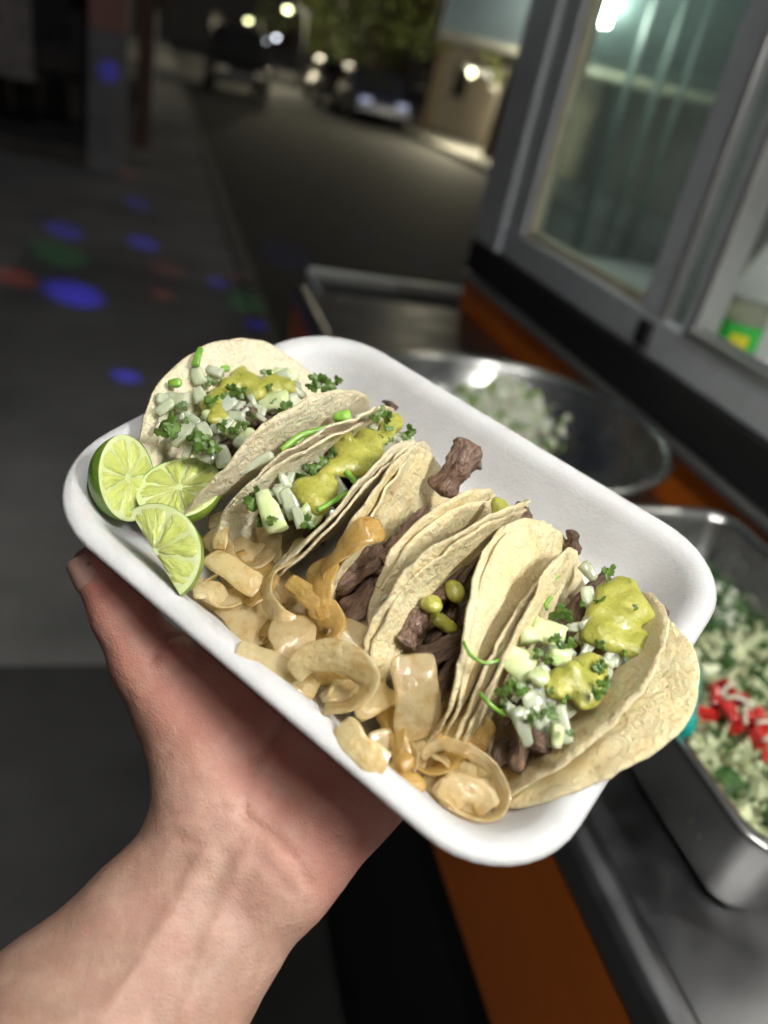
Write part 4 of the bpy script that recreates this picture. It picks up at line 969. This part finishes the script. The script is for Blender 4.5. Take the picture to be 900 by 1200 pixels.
# ---- grilled onion strips
def band(name, ctrl, width, mat, thick=.0016, crown=.25, parent=None, seed=0, taper=.7):
    """ctrl: (px, py, w, roll in degrees): roll 0 lies flat, 90 stands on its edge"""
    ctrl = np.array(ctrl, float); n = max(10, 8*len(ctrl)); C_ = catmull([tpx(*c[:3]) for c in ctrl], n)
    roll = np.interp(np.linspace(0, 1, n), np.linspace(0, 1, len(ctrl)), ctrl[:, 3]); r_ = np.random.default_rng(seed)
    T = np.gradient(C_, axis=0); T /= np.linalg.norm(T, axis=1)[:, None]; V = []; UV = []; m_ = 13
    for i in range(n):
        t = i/(n-1); wd = width*(taper+(1-taper)*min(1, (4*t*(1-t))**.5*1.15))*(1+.07*math.sin(9*t+seed))
        x = np.cross(EN, T[i]); x /= np.linalg.norm(x); z = np.cross(T[i], x); q = math.radians(roll[i])
        X = math.cos(q)*x+math.sin(q)*z; Z = -math.sin(q)*x+math.cos(q)*z
        for side in (1, -1):
            for k in range(m_):
                f = math.sin((k/(m_-1)*2-1)*math.pi/2)*side; hh = thick/2*(1-abs(f)**9)**.5*side
                V.append(C_[i]+X*f*wd/2+Z*(hh-crown*wd*f*f*.5+.00012*math.sin(9*f+seed+5*t))); UV.append((t*2, f*.5+.5))
    M = 2*m_
    F = [(i*M+k, (i+1)*M+k, (i+1)*M+(k+1) % M, i*M+(k+1) % M) for i in range(n-1) for k in range(M)]
    F += [tuple(range(M)), tuple(range((n-1)*M, n*M))[::-1]]
    V = np.array(V); V += .0005*np.stack([smoothnoise(V, seed+k, 380) for k in range(3)], 1)
    q = V-TO; wv = q@EN+RIM; V = V+np.maximum(0, .0012-wv)[:, None]*EN        # nothing sinks through the tray floor
    return mk(name, V, F, GRILL[mat], parent, uv=UV)
ON = [
 ('amber grilled onion strip draped over the lip of the middle taco', 'amber', 10.5, [(447, 618, .046, -15), (425, 622, .047, -5), (398, 645, .040, 15), (376, 668, .030, 25), (366, 690, .024, 25)]),
 ('curled grilled onion strip bent like an S under the green cucumber stick', 'pale', 6.5, [(352, 632, .022, 20), (340, 655, .023, 40), (318, 672, .022, 60), (311, 698, .021, 60), (326, 722, .021, 50), (346, 728, .020, 30)]),
 ('golden grilled onion strip crossing below the draped strip', 'amber', 7.5, [(338, 680, .026, 20), (362, 698, .027, 25), (386, 718, .026, 35), (392, 738, .024, 40), (378, 752, .022, 40)]),
 ('narrow golden grilled onion strip running up into the draped strip', 'amber', 7.0, [(390, 660, .032, 20), (379, 680, .031, 30), (376, 702, .028, 30), (384, 725, .025, 20)]),
 ('flat squarish grilled onion piece in the middle of the onion heap', 'clear', 15, [(340, 722, .020, 5), (345, 748, .021, 0), (352, 778, .018, -8)]),
 ('wide flat translucent grilled onion petal below the lime wedge', 'clear', 17, [(268, 690, .013, 0), (288, 715, .014, 0), (312, 752, .013, 0)]),
 ('bent grilled onion strip beside the front lime wedge', 'pale', 9, [(246, 650, .018, 0), (268, 664, .020, 10), (292, 682, .020, 15), (312, 690, .018, 20)]),
 ('wide pale grilled onion petal under the cucumber stick', 'clear', 15, [(268, 642, .014, 10), (295, 652, .017, 0), (330, 655, .017, -10)]),
 ('long grilled onion strip lying along the inside of the rim above the palm', 'pale', 10, [(276, 762, .024, 15), (300, 772, .023, 10), (332, 788, .020, 5), (372, 810, .017, 0)]),
 ('open grilled onion ring in the middle of the tray edge, hollow facing left', 'pale', 10, [(342, 790, .024, 25), (362, 772, .028, 35), (392, 768, .031, 45), (420, 782, .031, 55), (428, 806, .028, 55), (408, 826, .024, 45), (380, 828, .021, 35)]),
 ('pale rounded grilled onion petal leaning against the middle tortilla', 'pale', 14, [(396, 768, .020, 15), (412, 748, .023, 10), (422, 730, .023, 0)]),
 ('grilled onion strip under the right end of the open onion ring', 'pale', 10, [(412, 828, .020, 10), (438, 818, .021, 0), (466, 802, .020, -10)]),
 ('pale crescent of grilled onion lying on the tray rim', 'pale', 8.5, [(400, 848, .026, 35), (412, 868, .026, 30), (432, 886, .026, 25), (454, 896, .025, 20)]),
 ('tall translucent grilled onion piece standing before the bare meat taco', 'clear', 15, [(484, 766, .034, 0), (488, 798, .031, 0), (490, 832, .024, -5), (488, 868, .014, -10)]),
 ('large brown glazed grilled onion petal before the front taco', 'amber', 19, [(512, 830, .014, -5), (535, 845, .016, 0), (572, 872, .014, 5)]),
 ('thin grilled onion loop at the lower edge of the tray', 'clear', 4.6, [(494, 888, .018, 55), (512, 874, .021, 60), (540, 876, .023, 60), (572, 898, .022, 65), (590, 930, .018, 60), (582, 954, .015, 50), (556, 958, .013, 50), (522, 942, .014, 50)]),
 ('flat grilled onion strip inside the thin onion loop', 'clear', 10, [(494, 912, .010, 0), (525, 930, .011, 0), (566, 948, .011, 0)]),
 ('reddish brown grilled onion strip between the rim crescent and the brown petal', 'amber', 7, [(446, 832, .016, 25), (462, 850, .018, 30), (468, 876, .017, 30), (474, 900, .015, 20)]),
 ('dark amber grilled onion strip at the rim beside the thin onion loop', 'amber', 9, [(456, 896, .018, 10), (472, 912, .018, 5), (492, 932, .017, 0)]),
 ('pale grilled onion strip touching the lowest tip of the lime wedge', 'pale', 9, [(226, 688, .018, 5), (246, 690, .017, 0), (262, 704, .014, -5)]),
 ('small upright grilled onion sliver right of the lime wedge', 'pale', 6, [(262, 612, .020, 30), (258, 628, .020, 30), (255, 644, .018, 20)]),
 ('grilled onion strip tucked behind the limes under the second taco', 'clear', 8, [(244, 612, .012, 20), (268, 610, .014, 20), (300, 616, .014, 10)]),
 ('small burnt orange onion scrap beside the thin onion loop', 'amber', 5, [(472, 884, .022, 10), (476, 894, .022, 10), (480, 902, .021, 0)]),
 ('grilled onion strip under the flat squarish piece', 'pale', 9, [(318, 742, .012, 10), (340, 770, .013, 10), (352, 795, .013, 0)]),
 ('glossy grilled onion strip at the foot of the taco with bare meat', 'amber', 9, [(500, 812, .014, 10), (520, 822, .016, 15), (545, 828, .014, 10)]),
]
for k, (lab, mt, wd, pts) in enumerate(ON):
    o = band('grilled_onion_strip', [(a, b, c*1.12+.0015, d) for a, b, c, d in pts], wd*.00116, mt, seed=k+1, thick=.0013 if wd < 12 else .0011, crown=.13 if wd < 12 else .06)
    tag(o, lab, 'onion strip', 'grilled onion strips in the tray')
r_ = np.random.default_rng(77)
k = 0
while k < 46:
    x, y = r_.uniform(240, 590), r_.uniform(620, 950); q = tuv(x, y, .006)
    if not (.028 < q[1] < .064 and .05 < q[0] < .215) or (q[0] < .075 and q[1] < .05): continue
    hb = .005+.015*k/46; a = r_.uniform(0, 3.14); rl = r_.choice([-30, -12, 0, 12, 25, 50]); pts = [(x+d*math.cos(a+.6*d)*38, y+d*math.sin(a+.6*d)*38, hb+.004*r_.random(), rl+25*d) for d in (-1, -.3, .4, 1)]
    o = band('grilled_onion_strip', pts, r_.uniform(.007, .0125), ['clear', 'pale', 'clear', 'amber'][k % 4], seed=300+k, crown=.08, thick=.0012)
    tag(o, 'grilled onion strip buried low in the onion heap', 'onion strip', 'buried grilled onion strips'); k += 1

# ---- limes
def lime(kind, px, py, w_, R, normal, edge, label, name='lime_wedge'):
    """kind 'half': round cut face; 'wedge': half-round cut face, straight edge along `edge`, rind towards cross(normal, edge)"""
    c = tpx(px, py, w_); z = np.asarray(normal, float); z /= np.linalg.norm(z)
    x = np.asarray(edge, float); x -= z*(x@z); x /= np.linalg.norm(x); y = np.cross(z, x)
    o = empty(name, c-EN*R*.9, label, 'lime', 'cut limes in the tray corner')
    full = kind == 'half'; a0, a1 = (0, 2*math.pi) if full else (0, math.pi); n = 56; ell = 1.12
    th = np.linspace(a0, a1, n+1)
    W_ = lambda X, Y, Z: c+np.multiply.outer(X, x)+np.multiply.outer(Y, y)+np.multiply.outer(Z, z)
    rim = lambda t: R/np.sqrt((np.cos(t)/ell)**2+np.sin(t)**2)
    # rind: surface below the cut face
    V = []; nd = 16; dep = math.pi/2 if full else math.radians(78)
    for j in range(nd+1):
        q = dep*j/nd
        if full: X, Y, Z = rim(th)*math.cos(q)*np.cos(th), rim(th)*math.cos(q)*np.sin(th), -R*.95*math.sin(q)+0*th
        else: X, Y, Z = rim(th)*np.cos(th), rim(th)*np.sin(th)*math.cos(q), -rim(th)*np.sin(th)*math.sin(q)
        V.append(W_(X, Y, Z))
    m1 = n+1; V = np.concatenate(V); F = [(j*m1+k, j*m1+k+1, (j+1)*m1+k+1, (j+1)*m1+k) for j in range(nd) for k in range(n)]
    F = [f[::-1] for f in F]
    mk('rind', V, F, RIND, o)
    def face(zfun, nm, mat):
        Vf = [W_(0.0, 0.0, 0.0)]+[zfun(r, t) for r in (.5, .86, .93, 1.0) for t in th]
        Ff = [(0, 1+k, 2+k) for k in range(n)]+[(1+i*m1+k, 1+(i+1)*m1+k, 1+(i+1)*m1+k+1, 1+i*m1+k+1) for i in range(3) for k in range(n)]
        return mk(nm, np.array(Vf), Ff, mat, o)
    cut = face(lambda r, t: W_(r*rim(t)*math.cos(t), r*rim(t)*math.sin(t), -.0004*(r > .95)), 'pith', PITH)
    if not full:
        q = dep; face(lambda r, t: W_(r*rim(t)*math.cos(t), r*rim(t)*math.sin(t)*math.cos(q), -r*rim(t)*math.sin(t)*math.sin(q)), 'pith', PITH)
    # pulp segments, slightly proud and domed
    ns = 9 if full else 4; r_ = np.random.default_rng(int(px)); cuts = np.linspace(a0, a1, ns+1)+np.r_[0, r_.normal(size=ns-1)*.07, 0]
    for s_ in range(ns):
        A, B = cuts[s_]+.022, cuts[s_+1]-.022; na, nr = 10, 8; Vp = []; UV = []
        mid = (A+B)/2
        for i in range(nr+1):
            f = .05+.895*i/nr
            for j in range(na+1):
                g = j/na; rr = f*(1-.10*(2*g-1)**4*(f > .5)); t = A+(B-A)*g
                t = mid+(t-mid)*(1-.25*max(0, .35-f))
                rr_ = rim(t)*rr; hgt = .0009*math.sin(math.pi*min(max(g, .04), .96))**.6*math.sin(math.pi*min(1, f*1.02))**.5+.0004*r_.normal()
                if i in (0, nr) or j in (0, na): hgt = -.0004
                Vp.append(W_(rr_*math.cos(t), rr_*math.sin(t), hgt)); UV.append((s_*3.1+g, f))
        Fp = [(i*(na+1)+j, (i+1)*(na+1)+j, (i+1)*(na+1)+j+1, i*(na+1)+j+1) for i in range(nr) for j in range(na)]
        mk('pulp_segment', np.array(Vp), Fp, PULP, cut, uv=UV)
    return o
vx = lambda a, b, c: a*CR+b*CU-c*FW                              # right, up, towards the lens
lime('half', 150, 560, .030, .0164, vx(.90, .08, .42), vx(.25, 1, 0), 'lime half standing against the left rim of the tray, cut face oval', 'lime_half')
lime('half', 210, 571, .028, .0164, vx(-.04, .58, .78), vx(1, .12, 0), 'lime half lying in the middle of the three limes, behind the wedge', 'lime_half')
lime('wedge', 181, 647, .034, .0180, vx(-.12, .25, .95), vx(-62, 90, 0)*-1, 'lime wedge at the front of the three limes, pointing down at the rim')
# ================================================================== HAND AND FOREARM (one continuous skin, built in the tray's frame)
m = Mt('skin', (.58, .36, .26), .5, Subsurface_Weight=.25, Subsurface_Scale=.006)
m.b.inputs['Subsurface Radius'].default_value = (1, .38, .22)
pk = m.attr('pink')
c = m.mix(pk, (.34, .205, .148), (.62, .235, .185))
c = m.mix(m.ramp(m.noise(38, 4, .6), [(.35, (0, 0, 0)), (.75, (.5,)*3)]), c, (.62, .33, .27))
c = m.mix(m.ramp(m.noise(90, 3, .6), [(.45, (0, 0, 0)), (.80, (.40,)*3)]), c, (.66, .47, .36))
c = m.mix(m.attr('crease'), c, (.36, .15, .11))
m.color(c)
m.bump(m.noise(900, 4, .6), .4, .0006)
m.bump(m.voro(620, 'DISTANCE_TO_EDGE'), .4, .0006)
m.bump(m.noise(1.0, 4, .6, co=m.coord('Object', (170, 60, 300))), .35, .0015)
m.l(m.ramp(m.noise(60, 3), [(.3, (.44,)*3), (.7, (.60,)*3)]), m.b.inputs['Roughness'])
SKIN = m.m
NAIL = simple('nail', (.60, .36, .30), .3, 0, 200, .1, Coat_Weight=.3)
HH = .0016
lo, hi = np.array([.015, -.260, -.135]), np.array([.245, .185, .016])
G = grid(lo, hi, HH)
f = np.full(G.shape[:3], .05, np.float32)
def add(a, b, ra, rb, k=.010):
    pad = max(ra, rb)+.022; a_ = np.minimum(a, b)-pad; b_ = np.maximum(a, b)+pad
    i0 = np.clip(np.floor((a_-lo)/HH).astype(int), 0, None); i1 = np.clip(np.ceil((b_-lo)/HH).astype(int)+1, 0, np.array(f.shape))
    sl = tuple(slice(p, q) for p, q in zip(i0, i1)); f[sl] = smin(f[sl], rcone(G[sl], a, b, ra, rb).astype(np.float32), k)
# forearm: radius and ulna side by side with soft tissue between
for A, B, ra, rb in (((.141, -.032, -.045), (.1405, -.105, -.066), .0175, .0230), ((.1405, -.105, -.066), (.140, -.212, -.087), .0230, .031),
                     ((.176, -.024, -.047), (.182, -.100, -.068), .0170, .0235), ((.182, -.100, -.068), (.185, -.212, -.091), .0235, .032),
                     ((.158, -.028, -.044), (.160, -.105, -.062), .0180, .0265), ((.160, -.105, -.062), (.162, -.212, -.083), .0265, .035)):
    add(A, B, ra, rb, .014)
# palm: metacarpals
MCP = [(.112, .066, -.0185), (.136, .072, -.0180), (.159, .069, -.0180), (.178, .060, -.0185)]
for (b, q) in zip(MCP, ((.140, -.026), (.152, -.026), (.164, -.024), (.176, -.020))):
    add((q[0], q[1], -.041), (b[0]-.0, .022, -.0235), .0145, .0135, .012); add((b[0], .022, -.0235), b, .0135, .0112, .012)
# ball of the thumb and heel of the hand
add((.137, -.018, -.038), (.100, -.002, -.0255), .0200, .0185, .014)
add((.124, .000, -.028), (.092, .004, -.0220), .0165, .0150, .012)
add((.112, .020, -.026), (.095, .008, -.0230), .0120, .0130, .012)
add((.176, -.014, -.041), (.183, .030, -.0260), .0175, .0150, .014)
# thumb
TH0, TH1, TH2 = tuv(176, 778, -.016), tuv(143, 716, -.006), tuv(114, 667, .003)
add((.098, .000, -.0235), TH0, .0165, .0142, .010)
add(TH0, TH1, .0142, .0122, .006)
add(TH1, TH2, .0122, .0103, .005)
# fingers spread under the tray floor
for pts, rr in (([MCP[0], (.098, .102, -.0160), (.088, .130, -.0150), (.081, .150, -.0140)], (.0108, .0096, .0088, .0074)),
                ([MCP[1], (.133, .115, -.0160), (.130, .146, -.0150), (.128, .168, -.0140)], (.0110, .0098, .0090, .0074)),
                ([MCP[2], (.165, .110, -.0160), (.169, .138, -.0150), (.172, .158, -.0140)], (.0106, .0092, .0084, .0070)),
                ([MCP[3], (.192, .092, -.0155), (.200, .112, -.0148), (.206, .127, -.0138)], (.0098, .0082, .0076, .0064))):
    for j in range(3): add(pts[j], pts[j+1], rr[j], rr[j+1], .004)
# relief: creases (carved) and tendons (raised), measured across the palm side
def polyd(pts):
    d = None; U = G[..., :2]
    for a, b in zip(pts[:-1], pts[1:]):
        a, b = np.array(a), np.array(b); t = np.clip(((U-a)@(b-a))/((b-a)@(b-a)), 0, 1); q = np.linalg.norm(U-a-t[..., None]*(b-a), axis=-1)
        d = q if d is None else np.minimum(d, q)
    return d
def uvl(pts, w_): return [tuple(tuv(x, y, w_)[:2]) for x, y in pts]
near = (np.abs(f) < .006)
CREASES = [(uvl([(284, 962), (312, 978), (340, 1004), (362, 1036)], -.024), .0011, .0012),
           (uvl([(196, 958), (232, 964), (270, 956), (292, 962)], -.026), .0006, .0013),
           (uvl([(206, 985), (250, 1004), (300, 1010), (345, 1052)], -.028), .0005, .0012),
           (uvl([(218, 748), (196, 764), (178, 790)], -.010), .0012, .0012),
           (uvl([(222, 752), (236, 790), (240, 812)], -.010), .0006, .0011),
           (uvl([(345, 812), (330, 850), (296, 900), (286, 945)], -.014), .0009, .0016),
           (uvl([(122, 705), (150, 690)], -.004), .0006, .0010), (uvl([(118, 716), (145, 702)], -.004), .0004, .0009)]
crease = np.zeros(f.shape, np.float32)
base_f = f.copy()
for pts, dep, wid in CREASES:
    e = np.exp(-(polyd(pts)/wid)**2).astype(np.float32); f = f+dep*e; crease = np.maximum(crease, e*min(1, dep/.0011))
for pts, h_, wid in ((uvl([(240, 1010), (190, 1090), (120, 1190)], -.030), .0012, .0035), (uvl([(285, 1010), (255, 1080), (215, 1180)], -.030), .0010, .003)):
    f = f-h_*np.exp(-(polyd(pts)/wid)**2).astype(np.float32)
Q = G.reshape(-1, 3); mk_ = np.abs(f.ravel()) < .006; nz = np.zeros(len(Q)); nz[mk_] = .0007*smoothnoise(Q[mk_], 5, 160)+.0002*smoothnoise(Q[mk_], 6, 700)
f = f+nz.reshape(f.shape).astype(np.float32)
V, F = surface_nets(f, lo, HH)
ii = np.clip(np.round((V-lo)/HH).astype(int), 0, np.array(f.shape)-1); cr = crease[ii[:, 0], ii[:, 1], ii[:, 2]]
pink = np.clip((V[:, 1]+.030)/.03, 0, 1)*.85+.35*np.clip(1-np.abs(V[:, 0]-.045)/.03, 0, 1)
pink = np.clip(pink, 0, 1); cr = cr*(V[:, 2] > -.06)
person = mk('person', TP(V[:, 0], V[:, 1], V[:, 2]), F, SKIN, attr={'pink': pink, 'crease': cr*.42})
tag(person, 'bare left hand and forearm of a person, palm up under the foam tray', 'person')
sm = person.modifiers.new('smooth', 'CORRECTIVE_SMOOTH') if False else None
# thumbnail on the far side of the thumb tip
tip = np.array(TH2); ax = np.array(TH1)-tip; ax /= np.linalg.norm(ax)
out = np.array([-.25, -.80, .42]); out -= ax*(out@ax); out /= np.linalg.norm(out); sd = np.cross(ax, out)
NV = []; NF = []; na, nb = 9, 9
for lay in (0, 1):
    for i in range(na):
        for j in range(nb):
            t = -.0072+.0125*i/(na-1); q = math.radians(-50+100*j/(nb-1)); r = .0105-.0006*lay+.0011*(t+.0072)/.0125
            if i in (0, na-1) or j in (0, nb-1): r -= .0005
            p = tip+ax*(t-.0012*(abs(j-4)/4)**2*(-1 if i < 4 else 1))+r*(math.cos(q)*out+math.sin(q)*sd); NV.append(p)
for lay in (0, 1):
    for i in range(na-1):
        for j in range(nb-1):
            a = lay*na*nb+i*nb+j; q_ = (a, a+nb, a+nb+1, a+1); NF.append(q_ if lay == 0 else q_[::-1])
NV = np.array(NV); mk('thumbnail', TP(NV[:, 0], NV[:, 1], NV[:, 2]), NF, NAIL, person)
